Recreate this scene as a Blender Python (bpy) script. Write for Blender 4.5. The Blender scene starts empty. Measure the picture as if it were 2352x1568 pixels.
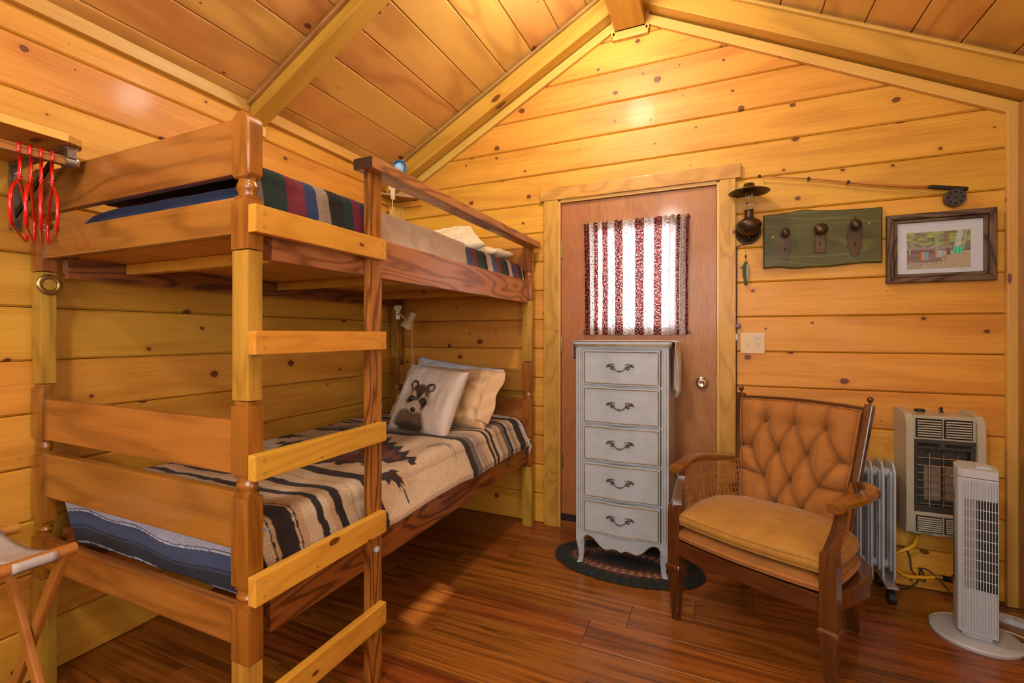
import bpy, bmesh, math, random
import numpy as np
from mathutils import Matrix, Vector, noise as mnoise
PI = math.pi
random.seed(7)
SC = bpy.context.scene
COL = SC.collection

# ------------------------------------------------------------------ camera, world, lights, exposure
cam_d = bpy.data.cameras.new('camera'); cam = bpy.data.objects.new('camera', cam_d); COL.objects.link(cam)
cam.location = (0, 0, 1.24); cam.rotation_euler = (PI/2, 0, math.atan(474/1070))
cam_d.sensor_width = 36; cam_d.lens = 1070/2352*36; cam_d.shift_y = -16/2352; cam_d.clip_start = .02
SC.camera = cam
SC.view_settings.view_transform = 'Standard'; SC.view_settings.look = 'None'
SC.view_settings.gamma = 1; SC.view_settings.use_curve_mapping = False
SC.view_settings.exposure = 0.20
try:
    SC.cycles.max_bounces = 8; SC.cycles.diffuse_bounces = 2; SC.cycles.transmission_bounces = 6
    SC.cycles.transparent_max_bounces = 8; SC.cycles.sample_clamp_indirect = 6
    SC.cycles.caustics_reflective = False; SC.cycles.caustics_refractive = False
except Exception: pass
w = bpy.data.worlds.new('daylight'); SC.world = w; w.use_nodes = True
bg = w.node_tree.nodes['Background']; bg.inputs[0].default_value = (.86, .93, 1, 1); bg.inputs[1].default_value = 7.5

def lamp(name, kind, loc, energy, color=(1, 1, 1), size=.1, size_y=None, rot=(0, 0, 0), **kw):
    d = bpy.data.lights.new(name, kind); d.energy = energy; d.color = color
    if kind == 'AREA':
        d.shape = 'RECTANGLE'; d.size = size; d.size_y = size_y or size
    elif kind == 'SUN': d.angle = size
    else: d.shadow_soft_size = size
    for k, v in kw.items(): setattr(d, k, v)
    o = bpy.data.objects.new(name, d); COL.objects.link(o); o.location = loc; o.rotation_euler = rot
    return o
lamp('ceiling_bulb', 'POINT', (-.56, 2.0, 2.98), 40, (1, .95, .86), .10)
lamp('ceiling_bulb', 'POINT', (-.56, -.55, 2.75), 62, (1, .97, .92), .10)
lamp('rear_fill_light', 'AREA', (-.3, -1.95, 1.85), 48, (.93, .97, 1), 2.2, 1.1, (math.radians(84), 0, 0))  # soft fill added behind the camera; the rear wall has no window
lamp('side_window_light', 'AREA', (1.22, -.2, 1.5), 17, (1, 1, 1), 1.0, 1.1, (math.radians(90), 0, math.radians(90)))
sun = lamp('sun', 'SUN', (4, 1.5, 3), 7.0, (1, .93, .85), .01)
sun.rotation_euler = Vector((-2.5, .52, -1.25)).to_track_quat('-Z', 'Y').to_euler()

# ------------------------------------------------------------------ colour and node helpers
def lin(c):
    if isinstance(c, str):
        c = [int(c[i:i+2], 16)/255 for i in (0, 2, 4)]
    return tuple((x/12.92 if x <= .04045 else ((x+.055)/1.055)**2.4) for x in c)
def rgba(c): return (*lin(c), 1)

class NT:
    def __init__(s, name):
        s.m = bpy.data.materials.new(name); s.m.use_nodes = True
        s.t = s.m.node_tree; s.n = s.t.nodes; s.b = s.n['Principled BSDF']; s.out = s.n['Material Output']
    def add(s, typ, props=None, **inp):
        nd = s.n.new(typ)
        for k, v in (props or {}).items(): setattr(nd, k, v)
        for k, v in inp.items():
            k = k.replace('_', ' ')
            if k.startswith('i') and k[1:].isdigit(): sk = nd.inputs[int(k[1:])]
            else: sk = nd.inputs[k]
            s.put(sk, v)
        return nd
    def put(s, sk, v):
        if isinstance(v, bpy.types.NodeSocket): s.t.links.new(v, sk)
        else: sk.default_value = v
    def math(s, op, a, b=0.0, clamp=False):
        nd = s.n.new('ShaderNodeMath'); nd.operation = op; nd.use_clamp = clamp
        s.put(nd.inputs[0], a); s.put(nd.inputs[1], b); return nd.outputs[0]
    def mix(s, f, a, b, mode='MIX'):
        nd = s.n.new('ShaderNodeMix'); nd.data_type = 'RGBA'; nd.blend_type = mode
        s.put(nd.inputs[0], f); s.put(nd.inputs[6], a); s.put(nd.inputs[7], b); return nd.outputs[2]
    def noise(s, vec, scale=5, detail=3, rough=.5, dist=0):
        return s.add('ShaderNodeTexNoise', None, Vector=vec, Scale=scale, Detail=detail, Roughness=rough, Distortion=dist).outputs[0]
    def ramp(s, f, stops, interp='LINEAR'):
        nd = s.n.new('ShaderNodeValToRGB'); cr = nd.color_ramp; cr.interpolation = interp
        while len(cr.elements) < len(stops): cr.elements.new(1)
        for e, (p, c) in zip(cr.elements, stops): e.position = p; e.color = rgba(c) if isinstance(c, str) else c
        s.put(nd.inputs[0], f); return nd.outputs[0]
    def comb(s, x, y, z):
        return s.add('ShaderNodeCombineXYZ', None, X=x, Y=y, Z=z).outputs[0]
    def bump(s, h, strength=.2, dist=.002):
        nd = s.add('ShaderNodeBump', None, Height=h, Strength=strength, Distance=dist)
        s.t.links.new(nd.outputs[0], s.b.inputs['Normal'])
    def set(s, **kw):
        for k, v in kw.items(): s.put(s.b.inputs[k.replace('_', ' ')], v)
        return s.m

def plain(name, col, rough=.5, metal=0, coat=0, nz=0, bump=0, bs=200, **kw):
    N = NT(name)
    c = rgba(col)
    tc = N.add('ShaderNodeTexCoord').outputs['Object']
    if nz:
        f = N.noise(tc, 18, 4)
        d = tuple(x*(1-nz) for x in c[:3])+(1,); l = tuple(min(1, x*(1+nz*.6)) for x in c[:3])+(1,)
        c = N.ramp(f, [(.3, d), (.7, l)])
    if bump: N.bump(N.noise(tc, bs, 2), bump, .002)
    return N.set(Base_Color=c, Roughness=rough, Metallic=metal, Coat_Weight=coat, **kw)

def wood(name, c1, c2, ring=.35, ringk=7, fine=.5, knots=0, knotc='441a02', rough=.35, coat=.25, var=.12, ksx=2.6, ksy=5.2,
         grain=1.0, mscale=5, blot=.0, blotc=None, bumps=.15, ringc=None, wear=0):
    """wood with the grain along local X; c1 light, c2 dark"""
    N = NT(name); yl = lambda c: (lambda q: (q[0], min(1, q[1]*1.01), q[2]*.9, 1))(rgba(c)); c1, c2 = yl(c1), yl(c2)
    tc = N.add('ShaderNodeTexCoord').outputs['Object']
    rnd = N.add('ShaderNodeObjectInfo').outputs['Random']
    sp = N.add('ShaderNodeSeparateXYZ', None, Vector=tc)
    a = N.math('ADD', sp.outputs[0], N.math('MULTIPLY', rnd, 31.7))
    y = N.math('ADD', sp.outputs[1], N.math('MULTIPLY', rnd, 17.3))
    z = sp.outputs[2]
    fv = N.comb(N.math('MULTIPLY', a, .035*grain), y, z)
    f1 = N.noise(fv, 120, 4, .68)
    warp = 0.0
    kmask = None
    if knots:
        yz = N.math('ADD', y, z)
        kv = N.comb(N.math('MULTIPLY', a, ksx), N.math('MULTIPLY', yz, ksy), 0.0)
        vo = N.add('ShaderNodeTexVoronoi', {'voronoi_dimensions': '2D'}, Vector=kv, Scale=1.0, Randomness=1.0)
        dist = N.math('ADD', vo.outputs['Distance'], N.math('MULTIPLY', N.math('SUBTRACT', N.noise(tc, 38, 2), .5), .055))
        cs = N.add('ShaderNodeSeparateColor', None, Color=vo.outputs['Color'])
        pick = N.math('SUBTRACT', cs.outputs[0], 1-knots)
        rad = N.math('MAXIMUM', N.math('MULTIPLY', N.math('POWER', N.math('MAXIMUM', N.math('DIVIDE', pick, knots), 0.0), 1.6), .082), 0.0)
        has = N.math('GREATER_THAN', pick, 0.0)
        q = N.math('DIVIDE', dist, N.math('ADD', rad, .016))
        kin = N.math('MULTIPLY', N.math('SUBTRACT', 1.15, q, True), 5.0, True)
        kin = N.math('MULTIPLY', kin, has)
        halo = N.math('MULTIPLY', N.math('POWER', 2.718, N.math('MULTIPLY', q, -.85)), has)
        core = N.math('MULTIPLY', N.math('SUBTRACT', .75, q, True), 3.0, True)
        warp = N.math('MULTIPLY', halo, .10)
        kmask = (kin, halo, core)
    mv = N.comb(N.math('MULTIPLY', a, .16*grain), y, z)
    m0 = N.noise(mv, mscale, 2, .45, .25)
    if knots: m0 = N.math('ADD', m0, warp)
    rg = N.math('MULTIPLY', N.math('ADD', N.math('SINE', N.math('MULTIPLY', m0, ringk*6.283)), 1.0), .5)
    rg = N.math('POWER', rg, 2.2)
    br = N.noise(mv, 9, 2, .5)
    t = N.math('ADD', N.math('MULTIPLY', rg, ring), N.math('MULTIPLY', N.math('SUBTRACT', f1, .42), fine*1.6))
    t = N.math('ADD', t, N.math('MULTIPLY', N.math('SUBTRACT', br, .45), .7), True)
    col = N.mix(t, c1, c2)
    if ringc: col = N.mix(N.math('MULTIPLY', N.math('POWER', rg, 2.0), ring), col, rgba(ringc))
    if blot:
        bf = N.math('MULTIPLY', N.math('SUBTRACT', N.noise(tc, 2.1, 3, .55), .45), 4.0, True)
        col = N.mix(N.math('MULTIPLY', bf, blot), col, rgba(blotc))
    # piece to piece variation
    hv = N.add('ShaderNodeHueSaturation', None, Hue=N.math('ADD', .5, N.math('MULTIPLY', N.math('SUBTRACT', rnd, .5), .02)),
               Saturation=1.0, Value=N.math('ADD', 1-var/2, N.math('MULTIPLY', N.math('FRACT', N.math('MULTIPLY', rnd, 7.31)), var)), Color=col)
    col = hv.outputs[0]
    if kmask:
        col = N.mix(N.math('MULTIPLY', kmask[1], .42), col, rgba('a04e0c'))
        col = N.mix(N.math('MULTIPLY', kmask[0], .85), col, rgba(knotc))
        col = N.mix(N.math('MULTIPLY', kmask[2], .55), col, rgba('7e3a06'))
    if wear:
        wv = N.noise(N.comb(N.math('MULTIPLY', a, .35), y, z), 60, 3, .7)
        col = N.mix(N.math('MULTIPLY', N.math('SUBTRACT', wv, .66), 6*wear, True), col, rgba('e0b080'))
    N.bump(N.math('ADD', f1, N.math('MULTIPLY', rg, .5)), bumps, .0015)
    N.set(Base_Color=col, Roughness=N.math('ADD', rough-.05, N.math('MULTIPLY', f1, .15)), Coat_Weight=coat, Coat_Roughness=.12)
    return N.m

def vcol(name, rough=.9, fuzz=0, sheen=0, gain=.25, nscale=300, trans=0):
    """flat print stored on the cloth's vertices, with fine woven relief"""
    N = NT(name)
    at = N.add('ShaderNodeVertexColor', {'layer_name': 'Col'}).outputs[0]
    tc = N.add('ShaderNodeTexCoord').outputs['Object']
    f = N.noise(tc, nscale, 3, .7)
    c = N.mix(gain, at, N.mix(1.0, at, N.ramp(f, [(.3, (.45, .45, .45, 1)), (.7, (1.5, 1.5, 1.5, 1))]), 'MULTIPLY')) if gain else at
    if fuzz: N.bump(f, fuzz, .003)
    return N.set(Base_Color=c, Roughness=rough, Sheen_Weight=sheen)

# ------------------------------------------------------------------ object helpers
WM = {}
def tag(o, label=None, cat=None, group=None, kind=None):
    if label: o['label'] = label
    if cat: o['category'] = cat
    if group: o['group'] = group
    if kind: o['kind'] = kind
    return o
def thing(name, label, cat, loc=(0, 0, 0), rotz=0, group=None, kind=None):
    o = bpy.data.objects.new(name, None); COL.objects.link(o)
    M = Matrix.Translation(loc) @ Matrix.Rotation(rotz, 4, 'Z')
    o.matrix_local = M; WM[o.name] = M; o.empty_display_size = .05
    return tag(o, label, cat, group, kind)
def link(name, me, mat, parent=None, M=None, local=False, smooth=False, label=None, kind=None):
    """M = world matrix of the mesh (identity: mesh given in world coordinates), or relative to the parent when local"""
    M = M or Matrix()
    o = bpy.data.objects.new(name, me); COL.objects.link(o)
    if mat is not None and not me.materials: me.materials.append(mat)
    if smooth:
        for p in me.polygons: p.use_smooth = True
    if parent is not None:
        o.parent = parent; PW = WM[parent.name]
        if local: o.matrix_local = M; W = PW @ M
        else: o.matrix_local = PW.inverted() @ M; W = M
    else: o.matrix_local = M; W = M
    WM[o.name] = W
    if label: o['label'] = label
    if kind: o['kind'] = kind
    return o

class MB:
    def __init__(s): s.v = []; s.f = []; s.c = []; s.cur = None
    def add(s, vs, fs):
        n = len(s.v); s.v += [tuple(v) for v in vs]; s.f += [tuple(i+n for i in f) for f in fs]
        s.c += [s.cur]*len(vs)
    def col(s, c): s.cur = lin(c); return s
    def box(s, x0, x1, y0, y1, z0, z1, bev=0, M=None):
        if bev <= 0:
            vs = [Vector((x, y, z)) for x in (x0, x1) for y in (y0, y1) for z in (z0, z1)]
            fs = [(0, 1, 3, 2), (4, 6, 7, 5), (0, 4, 5, 1), (2, 3, 7, 6), (0, 2, 6, 4), (1, 5, 7, 3)]
        else:
            bm = bmesh.new(); bmesh.ops.create_cube(bm, size=1)
            for v in bm.verts: v.co = Vector(((x0+x1)/2+v.co.x*(x1-x0), (y0+y1)/2+v.co.y*(y1-y0), (z0+z1)/2+v.co.z*(z1-z0)))
            bmesh.ops.bevel(bm, geom=bm.edges[:], offset=min(bev, .45*min(x1-x0, y1-y0, z1-z0)), segments=2, profile=.7, affect='EDGES')
            bm.verts.index_update()
            vs = [v.co.copy() for v in bm.verts]; fs = [tuple(v.index for v in f.verts) for f in bm.faces]; bm.free()
        if M: vs = [M @ v for v in vs]
        s.add(vs, fs); return s
    def tube(s, pts, r, n=8, cap=True, flat=1.0):
        pts = [Vector(p) for p in pts]; N = len(pts)
        rs = r if isinstance(r, (list, tuple)) else [r]*N
        vs = []; up = None
        for i, p in enumerate(pts):
            d = (pts[min(i+1, N-1)]-pts[max(i-1, 0)]).normalized()
            if up is None:
                up = Vector((0, 0, 1)) if abs(d.z) < .9 else Vector((1, 0, 0))
            a = d.cross(up).normalized(); b = a.cross(d).normalized(); up = b
            for k in range(n):
                t = 2*PI*k/n; vs.append(p+a*math.cos(t)*rs[i]+b*math.sin(t)*rs[i]*flat)
        fs = [(i*n+k, i*n+(k+1) % n, (i+1)*n+(k+1) % n, (i+1)*n+k) for i in range(N-1) for k in range(n)]
        if cap: fs += [tuple(range(n))[::-1], tuple((N-1)*n+k for k in range(n))]
        s.add(vs, fs); return s
    def lathe(s, prof, n=24, M=None, sx=1, sy=1):
        """prof = [(r, z)...] about local Z"""
        vs = []; fs = []
        for r, z in prof:
            for k in range(n):
                t = 2*PI*k/n; vs.append(Vector((r*math.cos(t)*sx, r*math.sin(t)*sy, z)))
        L = len(prof)
        fs = [(i*n+k, i*n+(k+1) % n, (i+1)*n+(k+1) % n, (i+1)*n+k) for i in range(L-1) for k in range(n)]
        if prof[0][0] > 1e-4: fs.append(tuple(range(n))[::-1])
        if prof[-1][0] > 1e-4: fs.append(tuple((L-1)*n+k for k in range(n)))
        if M: vs = [M @ v for v in vs]
        s.add(vs, fs); return s
    def prism(s, poly, y0, y1, M=None, bev=0):
        """polygon in local XZ extruded along Y"""
        n = len(poly)
        if bev:
            inn = inset(poly, bev)
            vs = [Vector((x, y0, z)) for x, z in inn]+[Vector((x, y0+bev, z)) for x, z in poly]+[Vector((x, y1, z)) for x, z in poly]
            L = 3
        else:
            vs = [Vector((x, y0, z)) for x, z in poly]+[Vector((x, y1, z)) for x, z in poly]; L = 2
        fs = [(j*n+i, j*n+(i+1) % n, (j+1)*n+(i+1) % n, (j+1)*n+i) for j in range(L-1) for i in range(n)]
        fs += [tuple(range(n))[::-1], tuple((L-1)*n+i for i in range(n))]
        if M: vs = [M @ v for v in vs]
        s.add(vs, fs); return s
    def grid(s, fn, nu, nv, cfn=None, closeu=False):
        vs = []; cs = []
        for j in range(nv+1):
            for i in range(nu+(0 if closeu else 1)):
                vs.append(fn(i/nu, j/nv))
                if cfn: cs.append(cfn(i/nu, j/nv))
        W = nu if closeu else nu+1
        fs = [(j*W+i, j*W+(i+1) % W, (j+1)*W+(i+1) % W, (j+1)*W+i) for j in range(nv) for i in range(nu)]
        n0 = len(s.v); s.add(vs, fs)
        if cfn: s.c[n0:] = cs
        return s
    def me(s, name):
        m = bpy.data.meshes.new(name); m.from_pydata([tuple(v) for v in s.v], [], s.f)
        if any(c is not None for c in s.c):
            ca = m.color_attributes.new('Col', 'FLOAT_COLOR', 'POINT')
            arr = np.array([(*(c or (1, 1, 1)), 1) for c in s.c], dtype=np.float32).ravel()
            ca.data.foreach_set('color', arr)
        bm = bmesh.new(); bm.from_mesh(m); bmesh.ops.recalc_face_normals(bm, faces=bm.faces); bm.to_mesh(m); bm.free()
        return m
    def put(s, name, mat, parent=None, M=None, local=False, smooth=False, label=None, kind=None, origin=None, autos=0):
        me = s.me(name)
        if origin is not None:
            O = Matrix.Translation(origin); me.transform(O.inverted()); M = (M or Matrix()) @ O
        o = link(name, me, mat, parent, M, local, smooth, label, kind)
        if autos:
            bm = bmesh.new(); bm.from_mesh(me)
            for f in bm.faces: f.smooth = True
            for e in bm.edges: e.smooth = not (len(e.link_faces) == 2 and e.calc_face_angle(0) > autos)
            bm.to_mesh(me); bm.free()
        return o

def inset(poly, d):
    n = len(poly); A = sum(poly[i][0]*poly[(i+1) % n][1]-poly[(i+1) % n][0]*poly[i][1] for i in range(n))
    sg = 1 if A > 0 else -1; L = []
    for i in range(n):
        (x0, z0), (x1, z1) = poly[i], poly[(i+1) % n]; l = math.hypot(x1-x0, z1-z0) or 1e-9
        nx, nz = -(z1-z0)/l*sg, (x1-x0)/l*sg
        L.append((x0+nx*d, z0+nz*d, (x1-x0)/l, (z1-z0)/l))
    out = []
    for i in range(n):
        a, b = L[i-1], L[i]; det = a[2]*b[3]-a[3]*b[2]
        if abs(det) < 1e-6: out.append((b[0], b[1])); continue
        t = ((b[0]-a[0])*b[3]-(b[1]-a[1])*b[2])/det
        out.append((a[0]+a[2]*t, a[1]+a[3]*t))
    return out

ROT = {'x': Matrix(), 'y': Matrix.Rotation(PI/2, 4, 'Z'), 'z': Matrix.Rotation(-PI/2, 4, 'Y')}
def board(name, mat, parent, x0, x1, y0, y1, z0, z1, ax='x', bev=.004, label=None, local=False, R=None, kind=None):
    """bevelled board, grain along ax, origin at its centre"""
    c = Vector(((x0+x1)/2, (y0+y1)/2, (z0+z1)/2)); d = (x1-x0, y1-y0, z1-z0)
    l, wd, h = {'x': (d[0], d[1], d[2]), 'y': (d[1], d[0], d[2]), 'z': (d[2], d[1], d[0])}[ax]
    mb = MB().box(-l/2, l/2, -wd/2, wd/2, -h/2, h/2, bev)
    M = Matrix.Translation(c) @ ROT[ax]
    if R: M = R @ M
    return mb.put(name, mat, parent, M, local, label=label, kind=kind)
def beam(name, mat, parent, p0, p1, wd, h, up=(0, 0, 1), bev=.004, label=None, local=False):
    """box between two points; wd sideways, h along up"""
    p0, p1 = Vector(p0), Vector(p1); x = (p1-p0).normalized(); y = Vector(up).cross(x).normalized(); z = x.cross(y)
    M = Matrix((x, y, z)).transposed().to_4x4(); M.translation = (p0+p1)/2; l = (p1-p0).length
    return MB().box(-l/2, l/2, -wd/2, wd/2, -h/2, h/2, bev).put(name, mat, parent, M, local, label=label)
def frame_m(o, x, y, z):
    M = Matrix((Vector(x), Vector(y), Vector(z))).transposed().to_4x4(); M.translation = Vector(o); return M
def arc(cx, cz, r, a0, a1, n, ry=None):
    return [(cx+r*math.cos(a0+(a1-a0)*i/n), cz+(ry or r)*math.sin(a0+(a1-a0)*i/n)) for i in range(n+1)]
def catmull(pts, k=6):
    pts = [Vector(p) for p in pts]; P = [pts[0]*2-pts[1]]+pts+[pts[-1]*2-pts[-2]]; out = []
    for i in range(1, len(P)-2):
        for j in range(k):
            t = j/k; a, b, c, d = P[i-1:i+3]
            out.append(.5*((2*b)+(c-a)*t+(2*a-5*b+4*c-d)*t*t+(3*b-a-3*c+d)*t**3))
    return out+[pts[-1]]
def ss(a, b, x):
    t = min(1, max(0, (x-a)/(b-a))); return t*t*(3-2*t)
def mixc(a, b, t): return tuple(a[i]*(1-t)+b[i]*t for i in range(3))
def nz(x, y, z=0): return mnoise.noise(Vector((x, y, z)))

# ------------------------------------------------------------------ materials
M_WALL = wood('pine_wall', 'e0a23c', 'b26c14', ring=.32, ringk=3.5, fine=.7, knots=.55, rough=.5, coat=.05, var=.14, ksx=4.6, ksy=5.6)
M_CEIL = wood('plywood_ceiling', 'dda658', 'c48a44', ring=.5, ringk=4, fine=.35, knots=.2, rough=.5, coat=.05, var=.08, ksx=4, ksy=6, grain=1.9, mscale=3.4, ringc='b88040', blot=.12, blotc='c88040')
M_BEAM = wood('rafter_wood', 'd2983e', 'a06a22', ring=.35, ringk=4, fine=.5, knots=.3, rough=.45, coat=.15, var=.16, ksx=2.5, ksy=6)
M_TRIM = wood('trim_wood', 'dcac58', 'b88034', ring=.2, ringk=5, fine=.5, knots=.3, rough=.4, coat=.2, var=.15, ksx=2.5, ksy=7)
M_CASE = wood('casing_wood', 'cc9a40', '9c6e22', ring=.45, ringk=9, fine=.5, knots=.45, rough=.45, coat=.08, var=.08, ksx=3.4, ksy=5, grain=2.2)
M_STRIP = wood('grey_strip_wood', 'b8884a', '84602c', ring=.5, ringk=12, fine=.7, rough=.6, coat=0, var=.1)
M_DARKGAP = plain('dark_backing_wood', '5c3614', .8)  # dark brown backing that shows between the boards
M_FLOOR = wood('laminate_floor', '9e5a24', '4e2206', ring=.28, ringk=6, fine=1.4, rough=.30, coat=.2, var=.14, grain=.42, mscale=10, ringc='401a06', bumps=.08)
M_BED = wood('bunk_maple', 'a86a2e', '6a3a10', ring=.45, ringk=6, fine=.6, rough=.3, coat=.45, var=.14, mscale=6)
M_POSTW = wood('post_wood', 'a0621f', '5e2f0a', ring=.4, ringk=7, fine=.6, rough=.28, coat=.5, var=.12, mscale=9)
M_RISER = wood('riser_wood', 'b88a34', '74480f', ring=.3, ringk=6, fine=.8, rough=.4, coat=.25, var=.12, mscale=8)
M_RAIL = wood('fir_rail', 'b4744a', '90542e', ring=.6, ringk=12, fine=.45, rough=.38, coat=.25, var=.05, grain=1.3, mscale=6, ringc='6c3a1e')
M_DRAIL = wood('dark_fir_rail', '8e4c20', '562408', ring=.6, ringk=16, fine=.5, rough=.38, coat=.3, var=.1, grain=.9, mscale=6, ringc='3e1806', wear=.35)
M_UPR = wood('upright_fir', 'a6642a', '6a340e', ring=.7, ringk=12, fine=.4, knots=.3, rough=.33, coat=.35, var=.08, mscale=8, ringc='5c2a0a', ksx=2, ksy=8)
M_RUNG = wood('rung_pine', 'dca03c', 'b87420', ring=.35, ringk=8, fine=.35, knots=.4, rough=.3, coat=.35, var=.16, ksx=5, ksy=10, mscale=8)
M_PLY = wood('bunk_plywood', 'd39a50', 'b0762e', ring=.5, ringk=4, fine=.3, rough=.55, coat=.05, var=.1, grain=1.2, mscale=3)
M_DOOR = wood('door_veneer', 'b0703e', '8a4e26', ring=.12, ringk=5, fine=1.15, rough=.42, coat=.15, var=.02, grain=2.6, mscale=6, blot=.3, blotc='8e5430')
M_CHAIR = wood('chair_walnut', '5c3416', '2c1408', ring=.3, ringk=7, fine=.6, rough=.22, coat=.6, var=.05, mscale=9, wear=.15)
M_CHAIR_LIT = wood('lit_chair_walnut', '86541f', '4e2c0e', ring=.3, ringk=6, fine=.5, rough=.22, coat=.6, var=.05, mscale=9, wear=.2)  # same walnut, with the lit golden look of the arms put into the colour
M_RACK = wood('beech_rack', 'c4803a', '9a5a22', ring=.2, ringk=6, fine=.5, rough=.4, coat=.3, var=.12)
M_BARN = wood('barn_wood_frame', '6e5844', '32261c', ring=.6, ringk=10, fine=1.0, rough=.7, coat=0, var=.15, mscale=10, ringc='2c1c14')
M_GREENB = wood('green_stained_board', '4e4c12', '221f06', ring=.6, ringk=9, fine=.5, rough=.55, coat=.1, var=0, mscale=7, ringc='6c6a20')
M_WHITEP = plain('white_painted_wood', 'acb6be', .38, nz=.07, coat=.15)
M_GOLD = plain('gold_edge_paint', '8c7a58', .4, .2, nz=.3)
M_ANT = plain('antique_brass', '5c4c3c', .38, .8, nz=.45)
M_BRONZE = plain('aged_bronze', '4a3822', .36, .6, nz=.4)
M_BRASS = plain('dull_brass', 'b09a5c', .3, .9, nz=.2)
M_NICKEL = plain('satin_nickel', 'c8c0a8', .25, .95)
M_STEEL = plain('galvanised_steel', '8c8478', .35, .85, nz=.2)
M_BLACKM = plain('black_metal', '1c1a1a', .4, .6)
M_RED = plain('red_plastic', 'd40c10', .22, coat=.4)
M_CREAM = plain('cream_plastic', 'd8c48c', .35, coat=.2)
M_BLUEP = plain('blue_plastic', '2a8cc8', .3)
M_PALEB = plain('pale_blue_reflector', 'a8cce0', .3)
M_WHITEPL = plain('white_plastic', 'bbbfc4', .42)
M_GREYPL = plain('grey_plastic_grille', '8c8a8c', .5)
M_BLACK = plain('black_rubber', '141210', .6)
M_DARK = plain('dark_void', '0c0b0b', .9)
M_HEAT = plain('beige_enamel', 'b0a994', .38, nz=.06, coat=.15)
M_HEATD = plain('charcoal_enamel', '3c3a36', .45, .2)
M_RADI = plain('radiator_enamel', 'b2b6ba', .3, coat=.4)
M_YEL = plain('yellow_gas_hose', 'e0a010', .4)
M_CORD = plain('brown_cord', '2a160c', .5)
M_IVORY = plain('ivory_cord', 'd8c8a0', .45)
M_CANE = plain('cane', 'a0642a', .5, nz=.4)
M_VELV = plain('tan_velvet', 'a2682a', .85, nz=.16, bump=.15, bs=250, Sheen_Weight=.25, Sheen_Roughness=.3)
M_VELVS = plain('seat_velvet', 'aa7a2e', .85, nz=.14, bump=.12, bs=250, Sheen_Weight=.25, Sheen_Roughness=.3)
M_BTN = plain('velvet_button', '8a4c1c', .8)
M_WHITEF = plain('white_pillow_cotton', 'd9dbe4', .85, bump=.1)
M_BEIGEF = plain('beige_satin_pillow', 'd0a878', .45, bump=.05, Sheen_Weight=.3)
M_CREAMF = plain('cream_pillow', 'd4c4a4', .6, bump=.05)
M_CLOTH = plain('pinkish_white_linen', 'd8c8c0', .85, bump=.15)
M_CANVAS = plain('white_canvas_strap', 'bdb2ac', .85, bump=.2)
M_BLANK = vcol('woven_blanket', .95, .6, .05, .7, 260)
M_PRINT = vcol('printed_surface', .7, 0, 0, 0)
M_SATINP = vcol('printed_pillow', .55, .05, .2, 0)
M_RUG = vcol('braided_rug', .95, .4, .03, .5, 300)
M_SCREW = plain('zinc_screw', '8c7a50', .35, .8)
N = NT('clear_glass'); tr = N.add('ShaderNodeBsdfTransparent', None, Color=(.97, .98, .98, 1)); gl = N.add('ShaderNodeBsdfGlossy', None, Roughness=.03)
fr = N.add('ShaderNodeFresnel', None, IOR=1.45); ms = N.add('ShaderNodeMixShader', None, i0=N.math('MINIMUM', N.math('MULTIPLY', fr.outputs[0], .8), .35), i1=tr.outputs[0], i2=gl.outputs[0])
N.t.links.new(ms.outputs[0], N.out.inputs[0]); M_GLASS = N.m

# ------------------------------------------------------------------ room shell
XL, XR, D, YB = -2.245, 1.27, 2.884, -2.1
XC = (XL+XR)/2; ZE = 2.44; SL = .525; ZR = ZE+SL*(XC-XL); TH = math.atan(SL); PW_ = .191
def zc(x): return ZE+SL*((x-XL) if x < XC else (XR-x))
def shell(name, mb, mat=M_DARKGAP):
    o = mb.put(name, mat); o['kind'] = 'structure'; return o
TK = .022   # plank thickness; visible faces lie on the given planes
wb = shell('wall_back', MB().prism([(XL-.1, 0), (-.965, 0), (-.965, 2.11), (.028, 2.11), (.028, 0), (XR+.1, 0), (XR+.1, ZE+.2), (XC, ZR+.2), (XL-.1, ZE+.2)], D+TK, D+.12))
wl = shell('wall_left', MB().box(XL-.12, XL-TK, YB, D+.1, -.02, 2.6))
wr = shell('wall_right', MB().box(XR+TK, XR+.12, YB, 1.11, -.02, 2.6).box(XR+TK, XR+.12, 1.45, D+.1, -.02, 2.6)
           .box(XR+TK, XR+.12, 1.11, 1.45, -.02, 1.235).box(XR+TK, XR+.12, 1.11, 1.45, 1.33, 2.6))
wrr = shell('wall_rear', MB().prism([(XL-.1, 0), (XR+.1, 0), (XR+.1, ZE+.2), (XC, ZR+.2), (XL-.1, ZE+.2)], YB-.12, YB-TK))
fl = shell('floor', MB().box(XL-.12, XR+.12, YB-.1, D+.25, -.1, -.010))
cl = shell('ceiling', MB().prism([(XL-.2, ZE-.08), (XC, ZR+.03), (XR+.2, ZE-.08), (XR+.2, ZE+.1), (XC, ZR+.2), (XL-.2, ZE+.1)], YB-.1, D+.12))
WALLM = {'b': lambda: Matrix.Translation((0, D, 0)), 'l': lambda: Matrix.Translation((XL, 0, 0)) @ Matrix.Rotation(PI/2, 4, 'Z'),
         'r': lambda: Matrix.Translation((XR, 0, 0)) @ Matrix.Rotation(-PI/2, 4, 'Z'), 'k': lambda: Matrix.Translation((0, YB, 0)) @ Matrix.Rotation(PI, 4, 'Z')}
def plank(parent, side, poly, bev=.007, name='plank', mat=None):
    cx = sum(p[0] for p in poly)/len(poly); cz = sum(p[1] for p in poly)/len(poly)
    pl = [(x-cx, z-cz) for x, z in poly]
    M = WALLM[side]() @ Matrix.Translation((cx, 0, cz))
    MB().prism(pl, 0, TK, bev=bev).put(name, mat or M_WALL, parent, M)
G = .0012
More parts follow.
